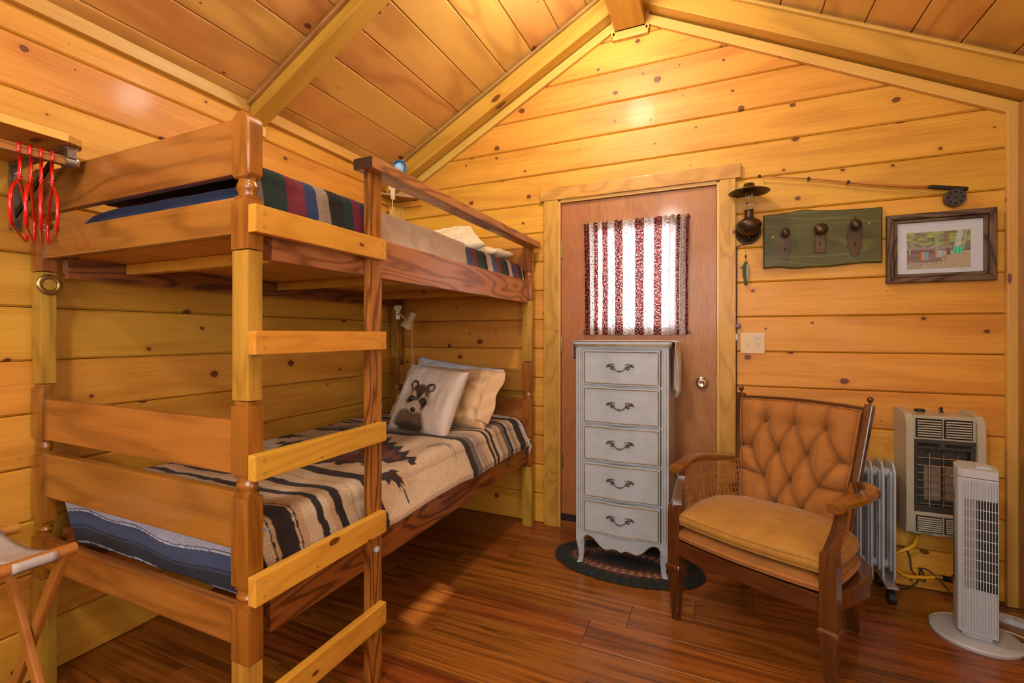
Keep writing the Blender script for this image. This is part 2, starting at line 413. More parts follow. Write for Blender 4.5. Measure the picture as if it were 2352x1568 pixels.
def gable(parent, side, splits):
    for k in range(18):
        z0, z1 = k*PW_+G, (k+1)*PW_-G
        if z0 > ZR-.03: break
        def xs(z):
            if z <= ZE: return XL, XR
            d = (z-ZE)/SL; return XL+d, XR-d
        a0, b0 = xs(z0); a1, b1 = xs(min(z1, ZR-.005))
        poly = [(a0, z0), (b0, z0)]
        if z0 < ZE < z1: poly += [(XR, ZE)]
        poly += [(b1, min(z1, ZR-.005)), (a1, min(z1, ZR-.005))]
        if z0 < ZE < z1: poly += [(XL, ZE)]
        if side == 'k': poly = [(-x, z) for x, z in poly][::-1]
        if splits and z1 < 2.105:
            plank(parent, side, [(XL, z0), (splits[0], z0), (splits[0], z1), (XL, z1)])
            plank(parent, side, [(splits[1], z0), (XR, z0), (XR, z1), (splits[1], z1)])
        else: plank(parent, side, poly)
gable(wb, 'b', (-.965, .028)); gable(wrr, 'k', None)
for k in range(13):
    z0, z1 = k*PW_+G, min((k+1)*PW_-G, ZE)
    plank(wl, 'l', [(YB, z0), (D, z0), (D, z1), (YB, z1)])
    if k == 6:
        plank(wr, 'r', [(-D, z0), (-1.45, z0), (-1.45, z1), (-D, z1)]); plank(wr, 'r', [(-1.11, z0), (-YB, z0), (-YB, z1), (-1.11, z1)])
    else: plank(wr, 'r', [(-D, z0), (-YB, z0), (-YB, z1), (-D, z1)])
# ceiling boards, eight inches wide, running along the ridge
th, ct, st = TH, math.cos(TH), math.sin(TH)
def ceil_board(s0, s1, left):
    x0, x1 = (XL, 1) if left else (XR, -1)
    if left: M = frame_m((XL, 0, ZE), (0, 1, 0), (-st, 0, ct), (ct, 0, st))
    else: M = frame_m((XR, 0, ZE), (0, -1, 0), (st, 0, ct), (-ct, 0, st))
    a, b = (YB, D) if left else (-D, -YB)
    cz = (s0+s1)/2; M = M @ Matrix.Translation(((a+b)/2, 0, cz)); h = (b-a)/2
    MB().prism([(-h, s0-cz), (h, s0-cz), (h, s1-cz), (-h, s1-cz)], 0, .02, bev=.005).put('ceiling_board', M_CEIL, cl, M)
SLEN = (XC-XL)/ct; g0 = .075/ct
edges = [0, g0]
while edges[-1] < SLEN-.205: edges.append(edges[-1]+.18/ct)
edges.append(SLEN)
for a, b in zip(edges, edges[1:]):
    ceil_board(a+G, b-G, True); ceil_board(a+G, b-G, False)
# rafters, ridge beam and strips
def rafter(x0, z0, x1, z1, y0, y1, depth, mat, name='rafter'):
    d = Vector((x1-x0, 0, z1-z0)).normalized(); up = Vector((-d.z, 0, d.x)) if d.x > 0 else Vector((d.z, 0, -d.x))
    h = depth*ct
    c = (Vector((x0, (y0+y1)/2, z0))+Vector((x1, (y0+y1)/2, z1)))/2+up*h/2
    x = d; z = up; y = z.cross(x); M = frame_m(c, x, y, z); L = math.hypot(x1-x0, z1-z0)
    return MB().box(-L/2, L/2, -(y1-y0)/2, (y1-y0)/2, -h/2, h/2, .004).put(name, mat, cl, M)
for (ya, yb, dp) in ((2.779, D, .15), (1.655, 1.75, .10), (.30, .395, .10), (-1.05, -.955, .10)):
    for sgn in (1, -1):
        xe = XL if sgn == 1 else XR
        zb = ZE-dp
        rafter(xe, zb, XC-sgn*.06, zb+SL*(abs(XC-xe)-.06), ya, yb, dp, M_BEAM)
        # thin strip at the ceiling on the camera side
        rafter(xe+sgn*.02, ZE-.028, XC-sgn*.08, ZE-.028+SL*(abs(XC-xe)-.1)+.0105, ya-.022, ya, .018, M_STRIP if sgn == 1 else M_TRIM, 'strip')
board('ridge_beam', M_BEAM, cl, XC-.088, XC+.088, YB, D-.035, 3.085, ZR-.04, 'y')
# trims on the back wall
def trimn(name, f):
    o = thing(name, None, None, kind='structure'); f(o); return o
ZT = 2.255
for i, (sgn, xe) in enumerate(((1, XL), (-1, XR))):
    d = Vector((sgn*ct, 0, st)); up = Vector((-sgn*st, 0, ct)); x0 = xe+sgn*(.0 if sgn == 1 else .01)
    p0 = Vector((x0, D-.012, ZE-.158)); p1 = Vector((XC-sgn*.10, D-.012, ZE-.158+SL*(abs(XC-x0)-.10)))
    c = (p0+p1)/2-up*.024; L = (p1-p0).length
    y = up.cross(d); M = frame_m(c, d, y, up)
    MB().box(-L/2, L/2, -.013, .013, -.026, .026, .003).put('trim_%d' % (i+1), M_TRIM, None, M)['kind'] = 'structure'
board('trim_3', M_TRIM, None, 1.205, 1.262, D-.028, D, 0, 2.262, 'z', kind='structure')
board('trim_4', M_BED, None, XR-.03, XR, D-.14, D-.03, 0, 2.28, 'z', kind='structure')
t5 = thing('trim_5', None, None, (XC, D, 3.04), kind='structure')
board('ridge_molding', M_TRIM, t5, XC-.105, XC+.105, D-.03, D, 3.035, 3.083, 'x', .003)
board('ridge_molding', M_TRIM, t5, XC-.112, XC-.089, D-.03, D, 3.06, 3.19, 'z', .003)
board('ridge_molding', M_TRIM, t5, XC+.089, XC+.112, D-.03, D, 3.06, 3.19, 'z', .003)
for i, (a, b) in enumerate(((YB, -1.06), (-.94, .29), (.40, 1.65), (1.755, 2.775))):
    board('trim_%d' % (6+i), M_TRIM, None, XL, XL+.032, a, b, ZE-.052, ZE+.005, 'y', kind='structure')
    board('trim_%d' % (10+i), M_TRIM, None, XR-.032, XR, a, b, ZE-.052, ZE+.005, 'y', kind='structure')
for y in (1.66, 1.745):
    board('trim_%d' % (14 if y < 1.7 else 15), M_TRIM, None, XL, XL+.02, y-.012, y+.012, ZE-.14, ZE-.045, 'z', .002, kind='structure')
# floor planks
rng = random.Random(3); y = YB; row = 0
while y < D+.03:
    y1 = min(y+.178, D+.03); x = XL-.02-rng.random()*.9
    while x < XR:
        x1 = x+1.22; a, b = max(x, XL-.02)+.0006, min(x1, XR+.02)-.0006
        if b-a > .03:
            M = frame_m(((a+b)/2, (y+y1)/2, 0), (1, 0, 0), (0, 0, -1), (0, 1, 0)); hx, hz = (b-a)/2, (y1-y)/2-.0006
            MB().prism([(-hx, -hz), (hx, -hz), (hx, hz), (-hx, hz)], 0, .010, bev=.0012).put('floor_plank', M_FLOOR, fl, M)
        x = x1
    y = y1; row += 1

# ------------------------------------------------------------------ door with its casing
dr = thing('door_1', None, None, (-.46, D, 0), kind='structure')
X0, X1 = -.928, -.012; W0, W1, V0, V1 = -.735, -.20, 1.27, 1.90
YD = D+.006; YE = YD+.04
for nm, (a, b, c, d) in (('door_panel', (X0, W0, .065, 2.085)), ('door_panel', (W1, X1, .065, 2.085))):
    board(nm, M_DOOR, dr, a, b, YD, YE, c, d, 'z', .0)
MB().box(-(V0-.065)/2, (V0-.065)/2, -.02, .02, -(W1-W0)/2, (W1-W0)/2).put('door_panel', M_DOOR, dr, Matrix.Translation(((W0+W1)/2, YD+.02, (V0+.065)/2)) @ ROT['z'])
MB().box(-(2.085-V1)/2, (2.085-V1)/2, -.02, .02, -(W1-W0)/2, (W1-W0)/2).put('door_panel', M_DOOR, dr, Matrix.Translation(((W0+W1)/2, YD+.02, (V1+2.085)/2)) @ ROT['z'])
mb = MB()
for a, b, c, d in ((W0, W1, V0, V0+.02), (W0, W1, V1-.02, V1), (W0, W0+.02, V0, V1), (W1-.02, W1, V0, V1)): mb.box(a, b, YD+.002, YE-.002, c, d, .002)
mb.put('window_stop', M_DOOR, dr)
MB().box(W0+.01, W1-.01, YD+.018, YD+.022, V0+.01, V1-.01).put('window_pane', M_GLASS, dr)
board('jamb', M_TRIM, dr, X0-.036, X0-.003, D-.012, D+.09, 0, 2.10, 'z', .002)
board('jamb', M_TRIM, dr, X1+.003, X1+.038, D-.012, D+.09, 0, 2.10, 'z', .002)
board('jamb', M_TRIM, dr, X0-.003, X1+.003, D-.012, D+.09, 2.088, 2.11, 'x', .002)
board('casing', M_CASE, dr, -1.042, -.946, D-.022, D, 0, 2.108, 'z')
board('casing', M_CASE, dr, .006, .088, D-.022, D, 0, 2.108, 'z')
board('casing', M_CASE, dr, -1.066, .115, D-.026, D, 2.108, 2.188, 'x')
board('light_gap_strip', M_TRIM, dr, X0-.004, X0+.012, YE+.001, YE+.05, .045, 2.09, 'z', .001)  # unseen strips added behind the door to block light through its gaps
board('light_gap_strip', M_TRIM, dr, X1-.012, X1+.004, YE+.001, YE+.05, .045, 2.09, 'z', .001)
board('light_gap_strip', M_TRIM, dr, X0, X1, YE+.001, YE+.05, 2.076, 2.09, 'x', .001)
board('light_gap_strip', M_TRIM, dr, X0, X1, YE+.001, YE+.05, .045, .08, 'x', .001)
board('threshold', M_DRAIL, dr, X0-.003, X1+.003, D-.01, D+.1, 0, .045, 'x')
board('door_sweep', M_BLACK, dr, X0, X1, YD-.012, YD, .05, .085, 'x', .002)
for z in (1.78, 1.17, .42):
    h = MB().tube([(X0+.0, YD-.007, z-.045), (X0, YD-.007, z+.045)], .006).tube([(X0, YD-.007, z+.045), (X0, YD-.007, z+.054)], .004)
    h.box(X0, X0+.012, YD-.004, YD+.001, z-.045, z+.045).box(X0-.012, X0, YD-.008, YD-.002, z-.045, z+.045)
    h.put('hinge', M_BRASS, dr)
Mk = Matrix.Translation((-.086, YD, .965)) @ Matrix.Rotation(PI/2, 4, 'X')
kb = MB().lathe([(.0, 0), (.033, 0), (.034, .003), (.030, .008), (.014, .012), (.012, .028), (.020, .034), (.027, .042), (.028, .052), (.024, .062), (.017, .066), (.015, .064), (0, .064)], 28, Mk)
ko = kb.put('door_knob', M_NICKEL, dr, smooth=True)
MB().box(-.003, .003, -.0015, .0015, 0, .0685, M=Mk).put('keyhole', M_BLACKM, ko)
MB().box(X1-.002, X1+.001, YD-.002, YD+.005, .93, 1.0).put('latch_plate', M_BRASS, dr)

# curtain on the door window: two rods, gathered striped cloth
cur = thing('curtain', 'maroon and white flowered striped curtain stretched over the door window', 'curtain', (-.46, YD, 1.24))
N = NT('floral_curtain'); uv = N.add('ShaderNodeUVMap').outputs[0]
at = N.add('ShaderNodeVertexColor', {'layer_name': 'Col'}).outputs[0]
s3 = N.add('ShaderNodeSeparateColor', None, Color=at)
v1 = N.add('ShaderNodeTexVoronoi', {'voronoi_dimensions': '2D'}, Vector=uv, Scale=88.0); v2 = N.add('ShaderNodeTexVoronoi', {'voronoi_dimensions': '2D'}, Vector=uv, Scale=190.0)
n2 = N.noise(uv, 120, 2, .6)
c1 = N.add('ShaderNodeSeparateColor', None, Color=v1.outputs['Color']).outputs[0]
leaf = N.math('MULTIPLY', N.math('SUBTRACT', n2, .53), 14.0, True)
flo = N.math('MULTIPLY', N.math('SUBTRACT', .34, v1.outputs['Distance']), 12.0, True)
flo = N.math('MULTIPLY', flo, N.math('GREATER_THAN', c1, .62))
mar = N.mix(leaf, rgba('4e1424'), rgba('d8b49c')); mar = N.mix(flo, mar, rgba('c8483c'))
whi = N.mix(N.math('MULTIPLY', N.math('SUBTRACT', n2, .545), 14.0, True), rgba('f0e8e6'), rgba('5c4a50')); whi = N.mix(N.math('MULTIPLY', flo, .5), whi, rgba('c88878'))
col = N.mix(s3.outputs[0], whi, mar)
col = N.mix(s3.outputs[1], col, rgba('c89468'))
df = N.add('ShaderNodeBsdfDiffuse', None, Color=col); tl = N.add('ShaderNodeBsdfTranslucent', None, Color=col)
ms = N.add('ShaderNodeMixShader', None, i0=.55, i1=df.outputs[0], i2=tl.outputs[0]); N.t.links.new(ms.outputs[0], N.out.inputs[0]); M_CURT = N.m
bnd = [-.772, -.741, -.714, -.691, -.66, -.626, -.585, -.534, -.461, -.408, -.348, -.303, -.259, -.219, -.202, -.169, -.155]
kinds = [1, 0, 1, 0, 1, 0, 1, 0, 1, 0, 1, 0, .35, 1, 0, 1]
def curt(seg):
    xa, xb = seg
    def fn(u, v):
        x = xa+(xb-xa)*u; pinch = 1-.012*math.sin(PI*v)-.02*(1-v)
        xx = -.465+(x+.465)*pinch
        amp = .006+.010*abs(x+.465)/.3
        yy = YD-.020+amp*math.sin(x*150+2*math.sin(x*31))*(.75+.25*math.sin(v*3+x*9))+.004*nz(x*40, v*2)
        zz = 1.24+.698*v
        if v > .965 or v < .035: yy += .001*math.sin(x*900)
        zz += .004*math.sin(x*150)*(1 if v > .98 else .5 if v < .02 else 0)
        return Vector((xx, min(yy, YD-.006), zz))
    def cf(u, v):
        x = xa+(xb-xa)*u+.0016*nz(v*5, u*3); k = 0
        for i in range(16):
            if bnd[i] <= x < bnd[i+1]: k = i
        e = min(abs(x-bnd[k]), abs(x-bnd[k+1]))
        if x < bnd[0]: return (1, 0, 0)
        return (kinds[k], .8 if e < .0022 and kinds[k] != 1 else 0, 0)
    mb = MB().grid(fn, 150, 24, cf); me = mb.me('curtain_cloth'); ul = me.uv_layers.new(name='UVMap')
    uvs = [((xa+(xb-xa)*((vi % 151)/150))*1.25, (vi//151)/24*.7) for vi in range(len(me.vertices))]
    for lp in me.loops: ul.data[lp.index].uv = uvs[lp.vertex_index]
    link('cloth_panel', me, M_CURT, cur, smooth=True)
curt((-.772, -.462)); curt((-.459, -.155))
for z in (1.925, 1.255):
    r = MB().tube([(-.776, YD-.010, z), (-.152, YD-.010, z)], .0035).put('curtain_rod', M_BRASS, cur)
    for x in (-.776, -.152): MB().box(x-.004, x+.004, YD-.013, YD, z-.007, z+.007, .002).put('rod_bracket', M_BLACKM, cur)

# ------------------------------------------------------------------ bunk bed
XO, XI = -1.100, -1.167          # outer and inner faces of the room-side posts
XW0, XW1 = -2.222, -2.150        # wall-side posts
bed = thing('bunk_bed', 'stained wooden twin bunk bed with ladder along the left wall', 'bed', (-1.66, 1.82, 0))
def blockz(mb, x0, x1, y0, y1, z0, z1, top=True, bot=True):
    """post block whose ends are arched like the turned posts; built in local frame of a vertical board"""
    mb.box(x0, x1, y0, y1, z0+(.012 if bot else 0), z1-(.012 if top else 0), .004)
    if top: mb.box(x0+.007, x1-.007, y0+.006, y1-.006, z1-.02, z1, .004)
    if bot: mb.box(x0+.007, x1-.007, y0+.006, y1-.006, z0, z0+.02, .004)
def ringz(mb, x0, x1, y0, y1, z0, z1):
    cx, cy = (x0+x1)/2, (y0+y1)/2; h = z1-z0; sx = (x1-x0)/2; sy = (y1-y0)/2
    prof = [(.80, z0-.004), (.80, z0+h*.18), (.92, z0+h*.34), (1.0, z0+h*.5), (.92, z0+h*.66), (.80, z0+h*.82), (.80, z1+.004)]
    mb.lathe([(r, z) for r, z in prof], 20, Matrix.Translation((cx, cy, 0)), sx, sy)
def post(x0, x1, y0, y1):
    def put(mb, name, mat):
        me = mb; o = Vector(((x0+x1)/2, (y0+y1)/2, 1))
        R = ROT['z']; Ri = R.inverted()
        me.v = [tuple(Ri @ (Vector(v)-o)) for v in me.v]
        me.put(name, mat, bed, Matrix.Translation(o) @ R, autos=.6)
    m = MB(); m.box(x0+.001, x1-.001, y0+.001, y1-.001, 0, .385, .003); put(m, 'riser_block', M_RISER)
    m = MB(); m.box(x0+.002, x1-.002, y0+.002, y1-.002, 1.068, 1.459, .003); put(m, 'riser_block', M_RISER)
    m = MB(); blockz(m, x0, x1, y0, y1, .387, .538, True, False); ringz(m, x0, x1, y0, y1, .538, .570); blockz(m, x0, x1, y0, y1, .57, .828)
    ringz(m, x0, x1, y0, y1, .824, .866); blockz(m, x0, x1, y0, y1, .862, 1.066); put(m, 'post', M_POSTW)
    m = MB(); blockz(m, x0, x1, y0, y1, 1.461, 1.603, True, False); ringz(m, x0, x1, y0, y1, 1.603, 1.648)
    hw = (x1-x0)/2; cx = (x0+x1)/2
    poly = [(x0+.010, 1.646), (x1-.010, 1.646), (x1, 1.658)]+arc(cx, 1.785, hw, 0, PI, 12, .036)+[(x0, 1.658)]
    m.prism(poly, y0, (y0+y1)/2, bev=.004); m.prism(poly, -y1, -(y0+y1)/2, Matrix.Scale(-1, 4, (0, 1, 0)), bev=.004); put(m, 'post', M_POSTW)
YN0, YN1 = .8165, .861; YF0, YF1 = 2.795, 2.842
for (y0, y1) in ((YN0, YN1), (YF0, YF1)):
    post(XI, XO, y0, y1); post(XW0, XW1, y0, y1)
    for z0, z1, nm in ((1.662, 1.808, 'end_board'), (1.505, 1.602, 'end_board'), (.872, 1.014, 'end_board'), (.674, .825, 'end_board'), (.422, .526, 'end_rail')):
        board(nm, M_BED, bed, XW1-.012, XI+.002, y0+.009, y0+.034, z0, z1, 'x', .006)
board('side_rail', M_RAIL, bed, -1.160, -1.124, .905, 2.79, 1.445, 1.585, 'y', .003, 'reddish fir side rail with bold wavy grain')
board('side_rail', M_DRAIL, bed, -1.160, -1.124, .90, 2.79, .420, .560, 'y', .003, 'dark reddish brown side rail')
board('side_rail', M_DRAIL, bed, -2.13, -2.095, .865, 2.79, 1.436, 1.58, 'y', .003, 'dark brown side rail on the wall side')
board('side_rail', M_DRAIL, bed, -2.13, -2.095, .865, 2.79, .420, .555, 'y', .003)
board('platform', M_PLY, bed, -2.09, -1.165, .87, 2.785, 1.510, 1.524, 'y', .001, 'plywood platform of the top bunk')
board('platform', M_PLY, bed, -2.09, -1.165, .905, 2.785, .535, .549, 'y', .001)
for y in (1.04, 1.71, 2.42):
    board('cross_slat', M_RUNG, bed, -2.09, -1.165, y, y+.035, 1.470, 1.509, 'x', .002)
    board('cross_slat', M_RUNG, bed, -2.09, -1.165, y, y+.035, .495, .534, 'x', .002)
board('guard_rail', M_RAIL, bed, -1.138, -1.058, 1.235, 2.845, 1.800, 1.838, 'y', .004, 'guard rail laid flat along the top')
gr_ = bpy.data.objects['guard_rail']; MB().box(-1.1375, -1.0585, 1.2343, 1.2352, 1.8005, 1.8375, 0).put('end_grain', plain('dark_end_grain', '2e1408', .5, nz=.4), gr_)
board('ladder_upright', M_UPR, bed, -1.124, -1.099, 1.268, 1.333, 0, 1.80, 'z', .003)
MB().lathe([(.0, .012), (.009, .010), (.012, .004), (.012, 0)], 16, Matrix.Translation((-1.099, 1.302, .487)) @ Matrix.Rotation(PI/2, 4, 'Y')).put('bolt_cap', M_WHITEPL, bed, smooth=True)
for z0, z1 in ((1.501, 1.573), (1.188, 1.25), (.866, .932), (.546, .62), (.224, .298)):
    rg_ = board('ladder_rung', M_RUNG, bed, -1.099, -1.071, .815, 1.324, z0, z1, 'y', .003)
    for y in (.842, 1.303):
        for f in (.22, .72):
            Ms = Matrix.Translation((-1.0712, y, z0+(z1-z0)*f)) @ Matrix.Rotation(PI/2, 4, 'Y')
            MB().lathe([(0, -.001), (.0025, -.0005), (.0045, .0008), (.0045, -.004)], 10, Ms).put('screw', M_SCREW, rg_)
# brass ring on the left post, second behind the right post
def ringplate(label, M):
    mb = MB().lathe([(.020, .0), (.020, .004), (.024, .007), (.030, .006), (.036, .003), (.036, 0)], 32, M)
    o = mb.put('ring_plate', M_BRASS, bed, smooth=True, label=label)
    MB().lathe([(.0, .0), (.019, .0), (.019, .002), (0, .002)], 20, M).put('ring_centre', M_RISER, o)
ringplate('brass ring plate on the post nearest the wall', Matrix.Translation((XW1+.001, .838, 1.415)) @ Matrix.Rotation(PI/2, 4, 'Y') )
ringplate('brass ring plate half hidden behind the front post', Matrix.Translation((-1.18, .862, 1.455)) @ Matrix.Rotation(PI/2, 4, 'X') @ Matrix.Translation((0, 0, -.006)))

# ------------------------------------------------------------------ mattresses and blankets
CRM, CRM2, GRY, LGR, BRN, BLK, RST = [lin(c) for c in ('cfb696', 'c2a07c', '6e6058', 'a08a7c', '3a2e2a', '2a2120', '6e3218')]
mt = MB().box(-2.085, -1.185, .905, 2.770, .552, .676, .03).put('mattress', M_WHITEF, None, origin=(-1.62, 1.83, .552), smooth=True)
tag(mt, 'white twin mattress on the lower bunk under the brown blanket', 'mattress')
mt = MB().box(-2.085, -1.195, .965, 2.765, 1.527, 1.685, .03).put('mattress', M_WHITEF, None, origin=(-1.62, 1.83, 1.527), smooth=True)
tag(mt, 'white twin mattress on the top bunk under the striped blankets', 'mattress')
# lower serape: cross section parameter q in metres from the wall edge, length parameter Y
QT = .93; 
def serape_pos(q, Y):
    # q: 0 at wall edge, top until QT, rounded, then drop
    zt = .706+.010*nz(q*3, Y*2.2, 3)+.006*nz(q*9, Y*7, 5)+.004*math.sin(Y*9+q*4)
    r = .055; xs_ = -2.10
    if q < QT-r: x, z = xs_+q, zt
    elif q < QT-r+r*PI/2:
        a = (q-(QT-r))/r; x = xs_+QT-r+r*math.sin(a); z = zt-r+r*math.cos(a)
    else:
        dz = q-(QT-r+r*PI/2); x = xs_+QT+min(dz, .1)*.52; z = zt-r-dz
        x += .004*nz(Y*11, dz*5, 9)*min(1, dz*20)
    return Vector((x, Y, z))
QE0 = QT-.055+.055*PI/2
STR = [(-9, CRM), (.900, CRM), (.936, BLK), (.942, CRM2), (.955, BLK), (1.022, CRM), (1.030, BRN), (1.036, CRM2), (1.062, CRM), (1.112, BLK), (1.139, CRM), (1.165, CRM2), (1.188, BLK), (1.222, CRM),
       (1.262, CRM2), (1.275, CRM), (1.335, BLK), (1.397, CRM), (2.055, BLK), (2.105, GRY), (2.155, CRM), (2.163, LGR), (2.225, CRM2), (2.262, CRM), (2.29, BLK), (2.315, CRM2), (2.338, BLK), (2.365, CRM),
       (2.405, LGR), (2.44, CRM2), (2.475, GRY), (2.52, BLK), (2.556, CRM), (2.58, LGR), (2.61, CRM2), (2.63, CRM), (2.66, BLK), (2.742, CRM)]
def zig(x, n): x = x*n; return abs((x-math.floor(x))*2-1)
def leafy(dx, dy, sx, sy):
    # small curved feather mark with a tail
    u_ = dx/sx; v_ = dy/sy
    c = abs(v_-.5*u_*u_); w_ = (.42-.3*abs(u_))*(1+.5*zig(u_, 2.5)-.2)
    return c < w_ and abs(u_) < 1
BIRD = [(0, .12), (.28, 0), (.64, .04), (.78, 0), (1, .17), (.82, .17), (.95, .38), (.98, .6), (.84, .45), (.88, .64), (.87, 1), (.83, 1), (.82, .5), (.72, .63), (.68, .41), (.55, .30), (.39, .39), (.35, .26)]
def inpoly(x, y):
    if not (0 <= x <= 1 and 0 <= y <= 1): return False
    r = False; j = len(BIRD)-1
    for i in range(len(BIRD)):
        (a, b), (c_, d_) = BIRD[i], BIRD[j]
        if (b > y) != (d_ > y) and x < (c_-a)*(y-b)/(d_-b)+a: r = not r
        j = i
    return r
def serape_col(q, Y):
    yy = Y+.012*nz(q*5, Y*3, 1)+.006*nz(q*14, 2, Y*3)
    w_ = ss(1.4, 2.2, Y); yy += w_*(.13*max(0, (QE0-q))/.55*.55)
    c = CRM
    for p, cc in STR:
        if yy >= p: c = cc
    if 1.40 < yy < 2.05:
        # central diamond with saw-tooth steps
        dx = (q-.50)/.44; dy = (Y-1.66)/.30
        m = abs(dx)*1.0+abs(dy)*.95
        e = .17*zig(dx*1.0+(.12 if dy > 0 else -.12), 5.5)+.05*zig(dy, 7)
        if m+e < 1.06: c = BLK
        if m+e < .88: c = RST
        if m+e*.8 < .62: c = BRN
        if m+e*.8 < .52: c = RST
        if m+e*.5 < .30: c = GRY
        if m+e*.4 < .15: c = CRM
        for (y0_, q0_, cc, fy) in ((1.40, .90, BRN, 1), (1.83, .84, LGR, 1), (1.42, .02, BLK, 1), (1.74, .0, BLK, 1)):
            if inpoly((yy-y0_)/.15, (q-q0_)/.15): c = cc
        for (qx, yx, s_, cc) in () and ((1.055, 1.465, 1, BRN), (.965, 1.90, 1, LGR), (.06, 1.50, 1, BLK), (.05, 1.85, 1, BLK)):
            if leafy(Y-yx, q-qx+.02, .075, .06): c = cc
            if abs(Y-yx-.045) < .004 and 0 < q-qx < .09: c = cc
    g = 1+.09*nz(q*40, Y*40)
    return tuple(min(1, x*g) for x in c)
QE = QE0+.125
def sfn(u, v):
    Y = .905+1.865*v; qe = QE0+(.075 if Y < 1.2 else .075+.055*ss(1.2, 1.45, Y))
    if Y > 1.2: qe = QE0+.12+.012*ss(1.4, 2.7, Y)
    return serape_pos(qe*u, Y)
def scf(u, v):
    Y = .905+1.865*v; return serape_col(QE*u, Y)
mb = MB().grid(sfn, 240, 420, scf)
ser = mb.put('serape_blanket', M_BLANK, None, origin=(-1.62, 1.83, .56), smooth=True)
tag(ser, 'cream and brown woven serape blanket with jagged diamond on the lower bunk', 'blanket')
so = ser.modifiers.new('thick', 'SOLIDIFY'); so.thickness = .004; so.offset = -1
# fringe at the head end
mb = MB(); rf = random.Random(5)
for i in range(46):
    q = .55+i*(QE-.55)/46; p = serape_pos(q, 2.768); l = .05+.03*rf.random()
    if q > QT-.08: 
        pts = [p, p+Vector((.012, .010, -.012)), p+Vector((.014+.01*rf.random(), .012, -.03)), p+Vector((.010, .010, -l))]
    else: pts = [p, p+Vector((.0, .010, .004)), p+Vector((.004*rf.random(), .016, -.015))]
    mb.tube(pts, .0022, 5)
mb.put('fringe', M_WHITEF, ser)
# blue and white striped blanket folded over the foot of the lower mattress
BLS = [(0, 'a8b0c8'), (.018, '141a34'), (.022, 'b8c0d4'), (.028, '33456a'), (.082, '0c1226'), (.088, '2c4064'), (.096, '0e162c'), (.150, 'b0b8d0'), (.157, '0c1224')]
BLS = [(a, lin(c)) for a, c in BLS]
def bfn(u, v):
    x = -2.075+.905*u; s_ = v*.27
    zt = .700+.004*nz(x*5, 1)
    if s_ < .06: return Vector((x, .935-s_, zt-.012))
    if s_ < .10: a = (s_-.06)/.04*PI/2; return Vector((x, .875-.022*math.sin(a)+.0*nz(x, 2), zt-.012-.022+.022*math.cos(a)))
    d = s_-.10
    return Vector((x, .852+.006*nz(x*8, d*9)+.028*d/.17+(.0 if d < .1 else .1*(d-.1)), zt-.034-d*.93))
def bcf(u, v):
    d = v*.27-.115+.012*math.sin(u*7)+.006*math.sin(u*17); c = BLS[0][1]
    for p, cc in BLS:
        if d >= p: c = cc
    g = 1+.3*nz(u*90, v*60); return tuple(min(1, x*g) for x in c)
bl = MB().grid(bfn, 160, 70, bcf).put('blue_blanket', M_BLANK, None, origin=(-1.62, .88, .56), smooth=True)
tag(bl, 'blue and white striped wool blanket hanging over the foot of the lower bunk', 'blanket')
so = bl.modifiers.new('thick', 'SOLIDIFY'); so.thickness = .003; so.offset = -1
# top bunk blanket: navy over the foot, coloured stripes, fleece, stripes
STT = [(.0, '7c6a5c'), (.905, '0c2c28'), (.984, '681024'), (1.044, '142c5a'), (1.094, '8a7a68'), (1.146, '121012'), (1.208, '0c2e26'), (1.252, '701230'), (1.30, '183460')]
SFR = [(2.03, '44587e'), (2.105, '802e3c'), (2.158, '1c4438'), (2.228, '26201f'), (2.268, 'c8b8ac'), (2.33, '44587e'), (2.385, '802e3c'), (2.44, '1c4438'), (2.50, '26201f'), (2.545, 'c8b8ac'), (2.60, '44587e'), (2.65, '802e3c'), (2.70, '1c4438'), (2.74, '26201f'), (2.765, 'd8ccc8')]
def topfn(x0, x1, y0, y1, zt, drop, r=.05, seed=0):
    L = (x1-x0)
    def fn(u, v):
        q = u*(L-r+r*PI/2+drop); Y = y0+(y1-y0)*v
        z_ = zt+.006*nz(Y*4, q*4, seed)+.003*nz(Y*20, q*10, seed)
        bl_ = .004*nz(Y*12, q*12, seed+2)
        if q < L-r: return Vector((x0+q, Y, z_))
        if q < L-r+r*PI/2:
            a = (q-(L-r))/r; return Vector((x1-r+r*math.sin(a), Y, z_-r+r*math.cos(a)))
        d = q-(L-r+r*PI/2); return Vector((x1+bl_+.012*math.sin(d*20), Y, z_-r-d))
    return fn
def stripes(tab, y0, y1, wob=.008):
    tab = [(a, lin(c)) for a, c in tab]
    def cf(u, v):
        Y = y0+(y1-y0)*v+wob*nz(u*6, v*4)+.02*(u-.8); c = tab[0][1]
        for p, cc in tab:
            if Y >= p: c = cc
        g = 1+.35*nz(u*150, v*150); return tuple(min(1, x*g) for x in c)
    return cf
o = MB().grid(topfn(-2.09, -1.160, .875, 1.335, 1.722, .10), 120, 110, stripes(STT, .875, 1.335)).put('striped_blanket', M_BLANK, None, origin=(-1.62, 1.1, 1.54), smooth=True)
tag(o, 'green, crimson, navy and tan striped blanket at the foot of the top bunk', 'blanket')
